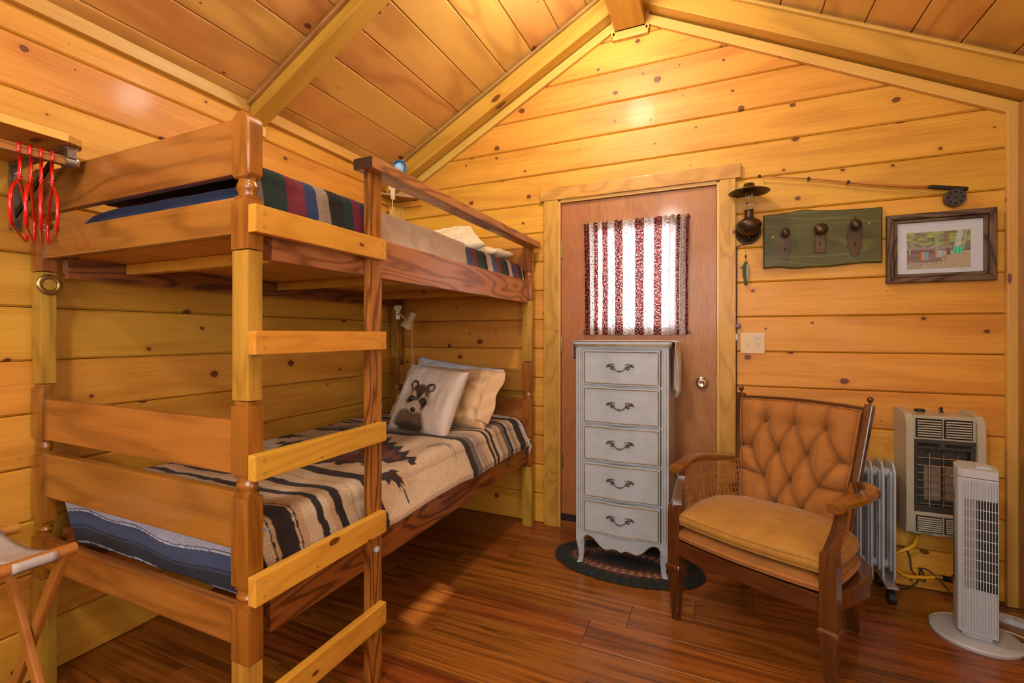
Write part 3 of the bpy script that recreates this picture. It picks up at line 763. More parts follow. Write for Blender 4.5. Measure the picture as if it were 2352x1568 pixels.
# navy end hanging inside the foot of the top bunk
def navy(u, v):
    x = -2.06+.905*u; zt = 1.655+.008*math.sin(u*PI)-.03*(1-ss(0, .12, u)); s_ = v*.2
    y = .872+.010*nz(u*5, v*3)
    if s_ < .04: a = s_/.04*PI/2; return Vector((x, y+.03-.03*math.sin(a), zt-.025+.025*math.cos(a)))
    return Vector((x, y, zt-.025-(s_-.04)*.62))
def navyc(u, v):
    g = 1+.35*nz(u*200, v*60); return tuple(min(1, c*g) for c in lin('162a4c'))
nv = MB().grid(navy, 140, 30, navyc).put('blanket_end', M_BLANK, o, smooth=True, label='navy blue end of the blanket under the headboard')
o = MB().grid(topfn(-2.09, -1.166, 1.34, 2.06, 1.715, .10, .04, 4), 110, 130, lambda u, v: tuple(c*(1+.25*nz(u*120, v*120)) for c in lin('bfa98e'))).put('fleece_blanket', plain('cream_fleece', 'd0bca2', .95, nz=.15, bump=1.0, bs=90, Sheen_Weight=.3), None, origin=(-1.62, 1.7, 1.54), smooth=True)
o.data.color_attributes.remove(o.data.color_attributes[0])
tag(o, 'cream fleece blanket covering the middle of the top bunk', 'blanket')
o = MB().grid(topfn(-2.09, -1.156, 2.045, 2.775, 1.700, .10, .05, 8), 110, 160, stripes(SFR, 2.045, 2.775, .004)).put('striped_blanket', M_BLANK, None, origin=(-1.62, 2.4, 1.54), smooth=True)
tag(o, 'narrow blue, red, green and white striped blanket at the head of the top bunk', 'blanket')

# ------------------------------------------------------------------ pillows
def pillow(name, mat, w_, h_, t_, M, label, col=None, nu=70, wr=.012, seed=0, parent=None, pinch=.06, cat='pillow', sag=0, kpow=.42):
    def fn(sd):
        def f(u, v):
            a, b = u*2-1, v*2-1
            pz = max(0, (1-a**4)*(1-b**4))**kpow
            px = a*(1-pinch*(1-b*b)*abs(a)**2); pyy = b*(1-pinch*(1-a*a)*abs(b)**2)
            wrk = wr*(nz(u*7+seed, v*7, sd)+.6*nz(u*15, v*5+seed, sd))*pz
            rim = (1-pz); 
            y = sd*(t_/2*pz)+wrk+.35*wr*rim*nz(u*9, v*9, seed)
            return Vector((px*w_/2, y+sag*(a*a), pyy*h_/2))
        return f
    mb = MB(); mb.grid(fn(-1), nu, nu, col); mb.grid(lambda u, v: fn(1)(u, v), nu, nu, (lambda u, v: lin('d6c8b8')) if col else None)
    me = mb.me(name); bm = bmesh.new(); bm.from_mesh(me); bmesh.ops.remove_doubles(bm, verts=bm.verts, dist=.0002); bmesh.ops.recalc_face_normals(bm, faces=bm.faces); bm.to_mesh(me); bm.free()
    o = link(name, me, mat, parent, M, smooth=True)
    if parent is None: tag(o, label, cat)
    return o
CW, PKB = lin('d8c9bb'), lin('cbb9a8')
def ell(u, v, cx, cy, rx, ry, rot=0):
    dx, dy = u-cx, v-cy; c_, s_ = math.cos(rot), math.sin(rot); x = dx*c_+dy*s_; y = -dx*s_+dy*c_
    return math.hypot(x/rx, y/ry)
def raccoon(u, v):
    """watercolour raccoon print; u to the right, v up"""
    c = CW; n_ = nz(u*22, v*22)*.16+nz(u*60, v*60)*.1
    FUR, DK, BL, PALE, MID = lin('4c3220'), lin('2a1a10'), lin('0c0806'), lin('cdb49a'), lin('80603f')
    def P(d, col, soft=.12, k=1.0):
        nonlocal c
        a = (1-ss(1-soft, 1+soft, d+n_))*k
        if a > 0: c = mixc(c, col, a)
    P(ell(u, v, .44, .10, .185, .165), FUR, .2, .95); P(ell(u, v, .46, .03, .17, .08), DK, .3, .7)
    P(ell(u, v, .36, .16, .08, .06), MID, .5, .5); P(ell(u, v, .52, .15, .07, .06), MID, .5, .5)
    P(ell(u, v, .365, .535, .050, .062, .25), DK, .12); P(ell(u, v, .365, .53, .026, .038, .25), PALE, .3, .9)
    P(ell(u, v, .575, .53, .055, .06, -.5), DK, .12); P(ell(u, v, .58, .53, .030, .035, -.5), PALE, .3, .9)
    P(ell(u, v, .455, .375, .160, .135), lin('a88a6c'), .25, .9)
    P(ell(u, v, .465, .475, .105, .085), lin('46321f'), .25, .95); P(ell(u, v, .455, .40, .018, .09, -.12), DK, .3, .8)
    P(ell(u, v, .405, .42, .020, .055, .3), PALE, .3, .9); P(ell(u, v, .51, .41, .020, .055, -.3), PALE, .3, .9)
    P(ell(u, v, .385, .365, .052, .048, .5), BL, .2, .98); P(ell(u, v, .535, .350, .050, .052, -.6), BL, .2, .98); P(ell(u, v, .55, .30, .025, .05, -.2), BL, .4, .8)
    P(ell(u, v, .455, .285, .075, .075), PALE, .2, .95); P(ell(u, v, .452, .245, .032, .030), BL, .12); P(ell(u, v, .452, .215, .008, .03), BL, .4, .6)
    for ex, ey in ((.393, .370), (.525, .357)):
        P(ell(u, v, ex, ey, .014, .014), lin('050404'), .1); 
        if math.hypot(u-ex-.004, v-ey-.005) < .005: c = lin('d8d0c8')
    if math.hypot(u-.46, v-.252) < .006: c = lin('b0a8a0')
    return c
def tilt(cx, cy, cz, yaw, lean, roll=0):
    return Matrix.Translation((cx, cy, cz)) @ Matrix.Rotation(yaw, 4, 'Z') @ Matrix.Rotation(lean, 4, 'X') @ Matrix.Rotation(roll, 4, 'Y')
pillow('pillow', M_WHITEF, .66, .40, .15, tilt(-1.605, 2.640, .868, math.radians(2), math.radians(-24), math.radians(7)), 'white cotton pillow at the very back against the lower headboard', seed=3, wr=.016)
pillow('pillow', M_BEIGEF, .70, .38, .16, tilt(-1.545, 2.465, .865, math.radians(-2), math.radians(-33), math.radians(2)), 'beige satin pillow with ruched seam behind the raccoon cushion', seed=8, wr=.030, nu=110)
bp_ = bpy.data.objects['pillow.001']
def seamp(t, a=.40, h_=.38, w_=.70):
    b = -.86+1.72*t; aa = a+.05*math.sin(t*4)
    pz = max(0, (1-aa**4)*(1-b**4))**.42
    return Vector((aa*w_/2+.003*math.sin(t*120), -.08*pz-.004-.004*abs(math.sin(t*60)), b*h_/2))
MB().tube([seamp(i/90) for i in range(91)], .0022, 5).put('ruched_seam', M_BEIGEF, bp_, local=True, smooth=True)
def flap(u, v):
    b = .95-1.75*v; x = .30+.075*u+.012*math.sin(v*11)*u; return Vector((x, -.055*max(0, 1-b**4)**.5*(1-.7*u)-.012*math.sin(v*9+u*2)*u-.006, b*.19))
fo = MB().grid(flap, 16, 30).put('open_hem', M_BEIGEF, bp_, local=True, smooth=True); fo.modifiers.new('t', 'SOLIDIFY').thickness = .002
pillow('raccoon_cushion', M_SATINP, .40, .40, .12, tilt(-1.492, 2.205, .868, math.radians(-2), math.radians(-26), math.radians(6)), 'square off-white cushion printed with a raccoon', col=lambda u, v: raccoon((u-.42)/1.38+.455, v/1.22), nu=220, wr=.006, seed=1, cat='cushion', pinch=.05)
pillow('pillow', M_CREAMF, .34, .26, .09, tilt(-1.44, 2.36, 1.790, math.radians(24), math.radians(-52), math.radians(-22)), 'cream pillow tilted up in the middle of the top bunk', seed=5)
pillow('pillow', M_CREAMF, .50, .30, .08, tilt(-1.46, 2.62, 1.745, math.radians(3), math.radians(-84), 0), 'beige pillow lying flat by the headboard of the top bunk', seed=15, wr=.014)

# ------------------------------------------------------------------ corner shelf with clip lamps
shf = thing('corner_shelf', 'small triangular wooden shelf high in the far left corner', 'shelf', (-2.2, 2.84, 2.20))
MB().prism([(0, 0), (.26, 0), (.26, .03), (.03, .26), (0, .26)], 0, .018).put('shelf_board', M_RAIL, shf, frame_m((XL+.001, D-.001, 2.235), (1, 0, 0), (0, 0, 1), (0, -1, 0)))
board('cleat', M_RUNG, shf, XL, XL+.022, 2.62, D, 2.19, 2.234, 'y'); board('cleat', M_RUNG, shf, XL, -2.0, D-.022, D, 2.19, 2.234, 'x')
board('corner_post', M_TRIM, shf, XL, XL+.045, D-.085, D-.045, 1.62, 2.19, 'z'); board('corner_post', M_TRIM, shf, XL+.035, XL+.085, D-.04, D-.001, 1.62, 2.19, 'z')
def clip_lamp(label, base, Mclip, armp, head, direction, shade_m, inner_m, cordp):
    t = thing('clip_lamp', label, 'lamp', base, group='clip-on bunk reading lamps')
    cm = MB().prism([(-.013, 0), (.013, 0), (.013, .055), (.017, .062), (.026, .07), (.026, .095), (-.026, .095), (-.026, .07), (-.017, .062), (-.013, .055)], -.004, .004, Mclip)
    cm.box(-.012, .012, .020, .026, .0, .075, .001, Mclip).box(-.006, .006, .003, .021, .035, .045, .001, Mclip)
    cm.tube([Mclip @ Vector((-.013, .011, .04)), Mclip @ Vector((.013, .011, .04))], .008, 10)
    cm.put('clip', M_CREAM, t)
    MB().tube(catmull(armp, 5), .0065, 10).put('arm', M_CREAM, t, smooth=True)
    z = Vector(direction).normalized(); x = z.orthogonal().normalized(); M = frame_m(head, x, z.cross(x), z)
    sh = MB().lathe([(.0, -.075), (.020, -.075), (.023, -.072), (.024, -.018), (.028, -.012), (.042, .012), (.044, .034), (.046, .040), (.043, .040), (.040, .014), (.022, -.008), (0, -.008)], 28, M)
    s_ = sh.put('lamp_shade', shade_m, t, smooth=True, autos=.7)
    MB().lathe([(0, .022), (.018, .020), (.034, .012), (.036, .010)], 24, M).put('reflector', inner_m, s_, smooth=True)
    if cordp: MB().tube(cordp, .0028, 6).put('cord', M_IVORY, t, smooth=True)
    return t
def coil(p0, p1, turns, r=.007, steps=10):
    p0, p1 = Vector(p0), Vector(p1); d = p1-p0; out = []
    for i in range(turns*steps+1):
        f = i/(turns*steps); a = 2*PI*turns*f; out.append(p0+d*f+Vector((math.cos(a)*r, math.sin(a)*r*.6, 0)))
    return out
# lower lamp, clipped to the wall side rail
Mc = frame_m((-2.022, 2.62, 1.345), (.9, .43, 0), (-.43, .9, 0), (0, 0, 1))
clip_lamp('cream clip-on lamp hanging under the top bunk above the pillows', (-2.020, 2.62, 1.370), Mc,
          [(-2.018, 2.612, 1.378), (-1.995, 2.60, 1.380), (-1.970, 2.60, 1.365), (-1.945, 2.60, 1.345)], (-1.915, 2.60, 1.320), (-.45, -.22, -1.0), M_CREAM, M_PALEB,
          catmull([(-1.890, 2.60, 1.350), (-1.905, 2.62, 1.270), (-1.912, 2.63, 1.190)], 5)+coil((-1.912, 2.63, 1.170), (-1.935, 2.68, 1.010), 8))
Mc = frame_m((-2.055, 2.605, 2.175), (.9, .43, 0), (-.43, .9, 0), (0, 0, 1))
clip_lamp('clip-on lamp with round blue face on the high corner shelf', (-2.07, 2.61, 2.2), Mc,
          [(-2.055, 2.60, 2.25), (-2.05, 2.60, 2.29), (-2.03, 2.62, 2.33), (-2.02, 2.63, 2.36)], (-2.012, 2.625, 2.395), (.60, -.75, -.34), M_BLUEP, M_PALEB,
          catmull([(-2.05, 2.59, 2.20), (-2.04, 2.585, 2.12), (-2.055, 2.58, 2.04), (-2.07, 2.57, 1.90), (-2.09, 2.60, 1.75)], 6))
pc = thing('coiled_cord', 'cream coiled cord hanging down the wall behind the ladder', 'cord', (-2.12, 2.45, 1.2))
MB().tube(coil((-2.13, 2.42, 1.50), (-2.11, 2.44, 1.18), 13)+coil((-2.11, 2.44, 1.18), (-2.10, 2.45, 1.05), 4)+catmull([(-2.095, 2.46, 1.04), (-2.07, 2.48, .90), (-2.05, 2.49, .75)], 5), .0028, 6).put('cord', M_IVORY, pc, smooth=True)
pc = thing('dark_cord', 'dark cord curving behind the headboard beside the white pillow', 'cord', (-2.0, 2.76, .9))
MB().tube(catmull([(-1.93, 2.785, 1.035), (-1.99, 2.785, 1.03), (-2.04, 2.785, .96), (-2.055, 2.785, .85), (-2.05, 2.78, .72)], 6), .003, 6).put('cord', M_CORD, pc, smooth=True)

# ------------------------------------------------------------------ closet shelf, rod and hangers at the near left
cs = thing('closet_shelf', 'wall shelf with wooden hanging rod and steel bracket at far left', 'shelf', (XL, .3, 1.83))
RX, RZ = -1.885, 1.786
MB().prism([(XL+.001, -.6), (-1.835, -.6), (-1.835, .765), (-1.850, .80), (-1.885, .815), (XL+.001, .815)], 0, .020).put('shelf_board', M_BEAM, cs, frame_m((0, 0, 1.835), (1, 0, 0), (0, 0, 1), (0, 1, 0)) @ Matrix.Identity(4))
board('shelf_edge', M_TRIM, cs, -1.838, -1.830, -.6, .76, 1.833, 1.858, 'y', .003)
board('hanging_rod', M_UPR, cs, RX-.014, RX+.014, -.6, .806, RZ-.014, RZ+.014, 'y', .010)
bk = MB()
bk.box(XL+.001, XL+.006, .768, .798, 1.60, 1.84, .001).box(XL+.006, XL+.011, .776, .790, 1.61, 1.83, .001).box(XL, RX+.02, .768, .798, 1.822, 1.834, .002)
bk.put('bracket', M_STEEL, cs)
beam('bracket_brace', M_BLACKM, cs, (XL+.006, .783, 1.655), (-1.965, .783, 1.822), .022, .006, (0, 1, 0), .001)
MB().tube([(RX, .768, RZ), (RX, .796, RZ)], .020, 20).box(RX-.005, RX+.022, .770, .794, RZ+.01, 1.83, .002).put('rod_holder', M_STEEL, cs)
MB().lathe([(0, 0), (.008, 0), (.008, .006), (0, .007)], 6, Matrix.Translation((XL+.011, .783, 1.80)) @ Matrix.Rotation(PI/2, 4, 'Y')).put('bolt', M_NICKEL, cs)
def hanger_parts():
    hook = catmull([(.016, 0, -.012), (.017, 0, .008), (0, 0, .0205), (-.017, 0, .008), (-.0165, 0, -.02), (-.006, 0, -.05), (0, 0, -.075), (0, 0, -.09)], 6)
    hm = MB().tube(hook, .0042, 8).lathe([(.0055, -.082), (.007, -.078), (.0055, -.074)], 10)
    fr = catmull([(0, 0, -.088), (.05, 0, -.104), (.12, 0, -.134), (.165, 0, -.16), (.178, 0, -.185), (.172, 0, -.225), (.155, 0, -.247), (.10, 0, -.252), (0, 0, -.252), (-.10, 0, -.252), (-.155, 0, -.247), (-.172, 0, -.225), (-.178, 0, -.185), (-.165, 0, -.16), (-.12, 0, -.134), (-.05, 0, -.104), (0, 0, -.088)], 4)
    fm = MB().tube(fr, .0045, 8)
    return hm.me('hook'), fm.me('frame')
hk, frm = hanger_parts()
HW = ['nearest the left edge of the photo', 'second from the left', 'third from the left', 'nearest the bunk bed']
for i, (y, rz) in enumerate(((.668, -25), (.692, -23), (.716, -21), (.742, -18))):
    h = thing('clothes_hanger', 'red plastic clothes hanger, '+HW[i], 'hanger', (RX, y, RZ), math.radians(rz), 'red hangers on the wooden rod')
    link('hook', hk, M_RED, h, local=True, smooth=True); link('hanger_frame', frm, M_RED, h, local=True, smooth=True)

# ------------------------------------------------------------------ luggage rack
lr = thing('luggage_rack', 'folding wooden luggage rack with white canvas strap at the lower left', 'rack', (-1.9, .45, 0))
for x in (-1.735, -2.085):
    MB().tube([(x, -.05, .612), (x, .735, .612)], .017, 14).put('rail', M_RACK, lr, smooth=False)
def leg(pa, pb, y):
    beam('leg', M_RACK, lr, (pa[0], y, pa[1]), (pb[0], y, pb[1]), .018, .034, (0, 0, 1), .005)
leg((-1.735, .612), (-2.12, .0), .712); leg((-2.085, .612), (-1.70, .0), .690); leg((-1.735, .612), (-2.12, .0), -.02); leg((-2.085, .612), (-1.70, .0), .003)
MB().tube([(-1.757, -.02, .10), (-1.757, .70, .10)], .011, 10).put('stretcher', M_RACK, lr)
MB().lathe([(0, 0), (.007, 0), (.007, .003), (0, .004)], 10, Matrix.Translation((-1.91, .702, .334)) @ Matrix.Rotation(PI/2, 4, 'X')).put('pivot_pin', M_STEEL, lr)
for y0 in (.595, .33, .06):
    def sf(u, v, y0=y0):
        s_ = u; x = -2.105+.39*s_; sag = -.030*math.sin(PI*s_); z = .632+sag
        if s_ > .93: a = (s_-.93)/.07*PI*.95; x = -1.735+.0205*math.sin(a)-.0; z = .612+.0205*math.cos(a)
        if s_ < .07: a = (.07-s_)/.07*PI*.95; x = -2.085-.0205*math.sin(a); z = .612+.0205*math.cos(a)
        return Vector((x, y0+.095*v, z+.002*nz(u*9, v*3)))
    o = MB().grid(sf, 40, 6).put('strap', M_CANVAS, lr, smooth=True)
    m_ = o.modifiers.new('thick', 'SOLIDIFY'); m_.thickness = .002

# ------------------------------------------------------------------ tall chest of drawers
CX0, CX1, CY0, CY1, CH = -.703, -.226, 2.44, 2.85, 1.20
ch = thing('chest_of_drawers', 'tall narrow white five-drawer chest in front of the door', 'chest', ((CX0+CX1)/2, 2.64, 0))
def bow(x): s_ = (x-CX0)/(CX1-CX0); return -.010*math.sin(PI*s_)**1.0+.006*math.cos(3*2*PI*(s_-.5)/1.0*.5)*.5
SW = .036
mb = MB()
for x0, x1 in ((CX0, CX0+SW), (CX1-SW, CX1)): mb.box(x0, x1, CY0, CY0+.035, .13, 1.168, .003)
for x in (CX0+.001, CX1-.013): mb.box(x, x+.012, CY0+.02, CY1, .13, 1.168, .002)
mb.box(CX0+.01, CX1-.01, CY1-.012, CY1, .13, 1.168)
for z in (1.163, .9695, .7655, .568, .3695, .183): mb.box(CX0+.03, CX1-.03, CY0+.006, CY1-.01, z-.006, z+.006, .001)
mb.put('carcass', M_WHITEP, ch)
for xc in (CX0+SW/2, CX1-SW/2):
    for dx in (-.006, .006): MB().box(xc+dx-.0012, xc+dx+.0012, CY0-.001, CY0+.001, .20, 1.16).put('pinstripe', M_GOLD, ch)
def curve_apron(s_): # scalloped lower edge
    a = abs(s_-.5)*2
    return .105+.0*a+.052*ss(.25, .75, a)+.012*math.sin(a*PI*3)-(.0 if a < .9 else (a-.9)*.35)
n = 48; top = []; bot = []
for i in range(n+1):
    s_ = i/n; x = CX0+.03+(CX1-CX0-.06)*s_; bot.append((x, curve_apron(s_))); top.append((x, .185))
MB().prism(bot+top[::-1], CY0+.003, CY0+.02).put('apron', M_WHITEP, ch)
MB().tube([(x, CY0+.003, z) for x, z in bot], .0022, 6).put('apron_edge', M_GOLD, ch)
for sx, x in ((1, CX0+.022), (-1, CX1-.022)):
    for y in (CY0+.022, CY1-.022):
        f = MB(); pr = [(.16, .021, 0), (.12, .020, .0), (.085, .016, .004), (.045, .0125, .004), (.02, .0135, -.002), (.006, .018, -.006), (0, .017, -.006)]
        vs = []; 
        for z, r, o_ in pr:
            cx = x+sx*o_*1.0
            vs += [Vector((cx-r, y-r, z)), Vector((cx+r, y-r, z)), Vector((cx+r, y+r, z)), Vector((cx-r, y+r, z))]
        fs = [(i*4+k, i*4+(k+1) % 4, (i+1)*4+(k+1) % 4, (i+1)*4+k) for i in range(len(pr)-1) for k in range(4)]+[(0, 1, 2, 3), tuple(len(vs)-4+k for k in range(4))]
        f.add(vs, fs); o = f.put('leg', M_WHITEP, ch)
        bv = o.modifiers.new('b', 'BEVEL'); bv.width = .003; bv.segments = 2; bv.limit_method = 'ANGLE'; bv.angle_limit = .9
# top with moulded gold edge
def topslab(z0, z1, e, name, mat):
    p = [(CX0-e, CY1), (CX0-e, CY0-e+.02)]+[(CX0-e+.02*(1-math.cos(a*PI/2/4)), CY0-e+.02*(1-math.sin(a*PI/2/4))) for a in range(1, 5)]
    q = [(CX0-e+.02+(CX1-CX0+2*e-.04)*i/12, CY0-e-.010*math.sin(PI*i/12)) for i in range(1, 12)]
    r = [(-(x-(CX0+CX1)/2)+(CX0+CX1)/2, y) for x, y in p][::-1]
    MB().prism(p+q+r, -z1, -z0, frame_m((0, 0, 0), (1, 0, 0), (0, 0, -1), (0, 1, 0)), bev=0).put(name, mat, ch)
topslab(1.168, 1.178, .004, 'top', M_WHITEP); topslab(1.178, 1.190, .014, 'top_edge', M_GOLD); topslab(1.190, 1.202, .016, 'top', M_WHITEP)
DX0, DX1 = CX0+.040, CX1-.040
def pull(zc_, yf):
    m = MB(); cx = (DX0+DX1)/2
    def T(x, y, z): return Vector((cx+x, yf-y, zc_+z))
    m.tube([T(x, y, z) for x, y, z in catmull([(-.034, .006, .004), (-.026, .014, -.010), (-.014, .018, -.019), (0, .019, -.021), (.014, .018, -.019), (.026, .014, -.010), (.034, .006, .004)], 4)], .0024, 7)
    m.lathe([(0, -.009), (.0035, -.005), (.0048, 0), (.0035, .005), (0, .009)], 10, frame_m(T(0, .019, -.021), (0, 1, 0), (0, 0, 1), (1, 0, 0)))
    for sg in (-1, 1):
        for (ox, oz, r_) in ((.040, -.004, .0078), (.050, .008, .0062)):
            m.tube([T(sg*ox+r_*math.cos(a*PI/6), .004, oz+r_*.85*math.sin(a*PI/6)) for a in range(13)], .0022, 6, cap=False)
        for (ox, oz) in ((.027, .010), (.034, .013), (.042, .015), (.058, .012), (.063, .006), (.066, -.001), (.060, .003), (.046, -.012), (.038, -.014), (.055, .002)):
            m.lathe([(0, -.003), (.0024, -.0015), (.0030, 0), (.0022, .002), (0, .003)], 7, frame_m(T(sg*ox, .004, oz), (1, 0, 0), (0, 0, 1), (0, -1, 0)))
        m.tube([T(sg*.036, .0, -.002), T(sg*.036, .008, -.002)], .004, 8)
        m.tube([T(sg*x, .004, z) for x, z in ((.050, .013), (.060, .012), (.068, .004), (.070, -.004))], [.0022, .0026, .002, .001], 6)
    return m
for (z0, z1) in ((.9755, 1.157), (.7715, .9635), (.574, .7595), (.3755, .562), (.189, .3635)):
    def fsurf(ins, dy):
        def f(u, v):
            x = DX0+ins+(DX1-DX0-2*ins)*u; z = z0+ins+(z1-z0-2*ins)*v
            s_ = (x-DX0)/(DX1-DX0); return Vector((x, CY0-.002-.012*math.sin(PI*s_)-.004*math.cos(4*PI*(s_-.5))+dy, z))
        return f
    m = MB(); m.grid(fsurf(0, 0), 24, 1); m.grid(fsurf(0, .02), 24, 1)
    F0 = fsurf(0, 0); F1 = fsurf(0, .02)
    for v in (0, 1):
        m.grid(lambda u, w_, v=v: F0(u, v)*(1-w_)+F1(u, v)*w_, 24, 1)
    for u in (0, 1): m.add([F0(u, 0), F0(u, 1), F1(u, 1), F1(u, 0)], [(0, 1, 2, 3)])
    dw = m.put('drawer', M_WHITEP, ch, autos=.5)
    # raised gold bead round the drawer front
    I = fsurf(.009, -.0012); pts = [I(i/24, 0) for i in range(25)]+[I(1-i/24, 1) for i in range(25)]; pts.append(pts[0])
    MB().tube(pts, .0026, 5, cap=False).put('gold_bead', M_GOLD, dw)
    yf = CY0-.002-.012
    pull((z0+z1)/2+.006, yf).put('drawer_pull', M_ANT, dw, smooth=True)
rn = thing('table_runner', 'pinkish white cloth runner draped over the top of the tall chest', 'cloth', ((CX0+CX1)/2, 2.64, 1.20))
def runner(u, v):
    Lh, W = .20, CX1-CX0+.04; tot = .10+W+.27; s_ = u*tot; y = CY0+.012+.32*v; e = .006*nz(u*12, v*4)
    if s_ < .10: return Vector((CX0-.022-.004*math.sin(v*19)+e*.5, y, 1.205-(.10-s_)))
    if s_ < .10+W: return Vector((CX0-.02+(s_-.10), y, 1.2065+abs(e)*.2))
    d = s_-.10-W; return Vector((CX1+.026+.012*math.sin(v*17+d*8)*min(1, d*9)+.004, y-(.06*d/.27)*(v-.3)*2, 1.205-d+(.03*math.sin(v*9)*d/.27)))
o = MB().grid(runner, 90, 30).put('cloth', M_CLOTH, rn, smooth=True); m_ = o.modifiers.new('thick', 'SOLIDIFY'); m_.thickness = .0015
pd = MB().grid(lambda u, v: Vector((-.42+.10*u, 2.50+.09*v, 1.2105+.002*nz(u*5, v*5))), 10, 10, lambda u, v: lin('d08c90') if zig(u*2+.3*math.sin(v*9), 2) > .5 or zig(v*2, 2) > .7 else lin('ead8d4')).put('doily', M_PRINT, None, origin=(-.37, 2.54, 1.2105))
tag(pd, 'small pink patterned doily lying on the chest runner', 'doily'); pd.modifiers.new('t', 'SOLIDIFY').thickness = .001

# ------------------------------------------------------------------ braided oval rug
RC = (-.455, 2.552)
nr = 13
def ringcol(i, a):
    k = int(a*80) % 2
    if i in (7, 8): return lin('6a4030') if k else lin('9c6c54')
    if i in (9,): return lin('4a2a20') if k else lin('2a1c18')
    if i in (6,): return lin('5c3a2c') if k else lin('3a2820')
    if i in (4, 5): return lin('3c2620') if (k and i == 5) else lin('241a18')
    return lin('1c2620') if k else lin('121816')
m = MB()
for i in range(nr):
    ro = .385-(nr-1-i)*.0245; a_, b_ = ro, max(.012, ro-.165)
    if b_ <= .012 and i < 3: a_, b_ = ro, .010+.016*i
    cols = []
    na = 160; pts = []
    for k in range(na+1):
        t = 2*PI*k/na
        pts.append(Vector((RC[0]+a_*math.cos(t), RC[1]+b_*math.sin(t), .0085)))
    vs = []
    n0 = len(m.v); m.tube(pts, [.0125+.0022*math.sin(k*PI/2) for k in range(na+1)], 6, False, .62)
    for k in range(na+1):
        for j in range(6): m.c[n0+k*6+j] = ringcol(i, k/na)
rug = m.put('braided_rug', M_RUG, None, origin=(RC[0], RC[1], 0), smooth=True); tag(rug, 'oval black and brown braided rug under the white chest', 'rug')

# ------------------------------------------------------------------ tufted armchair (local frame: x right seen from the front, y to the back)
ac = thing('armchair', 'tan velvet tufted armchair with dark wood frame and cane arms', 'armchair', (.09, 2.02, 0), math.radians(-27.2))
SX = .295
def lbeam(name, mat, p0, p1, w_, h_, up=(0, 0, 1), bev=.004, label=None): return beam(name, mat, ac, p0, p1, w_, h_, up, bev, label, local=True)
def taper(name, mat, secs, parent=ac, bev=.003):
    """stack of squares (x, y, z, hx, hy)"""
    vs = []; 
    for x, y, z, hx, hy in secs: vs += [Vector((x-hx, y-hy, z)), Vector((x+hx, y-hy, z)), Vector((x+hx, y+hy, z)), Vector((x-hx, y+hy, z))]
    fs = [(i*4+k, i*4+(k+1) % 4, (i+1)*4+(k+1) % 4, (i+1)*4+k) for i in range(len(secs)-1) for k in range(4)]+[(0, 1, 2, 3), tuple(len(vs)-4+k for k in range(4))]
    m = MB(); R = ROT['z'].inverted(); o = Vector(secs[0][:3]); m.add([R @ (v-o) for v in vs], fs)
    ob = m.put(name, mat, parent, Matrix.Translation(o) @ ROT['z'], local=True)
    b = ob.modifiers.new('b', 'BEVEL'); b.width = bev; b.segments = 2; b.limit_method = 'ANGLE'; b.angle_limit = .5
    return ob
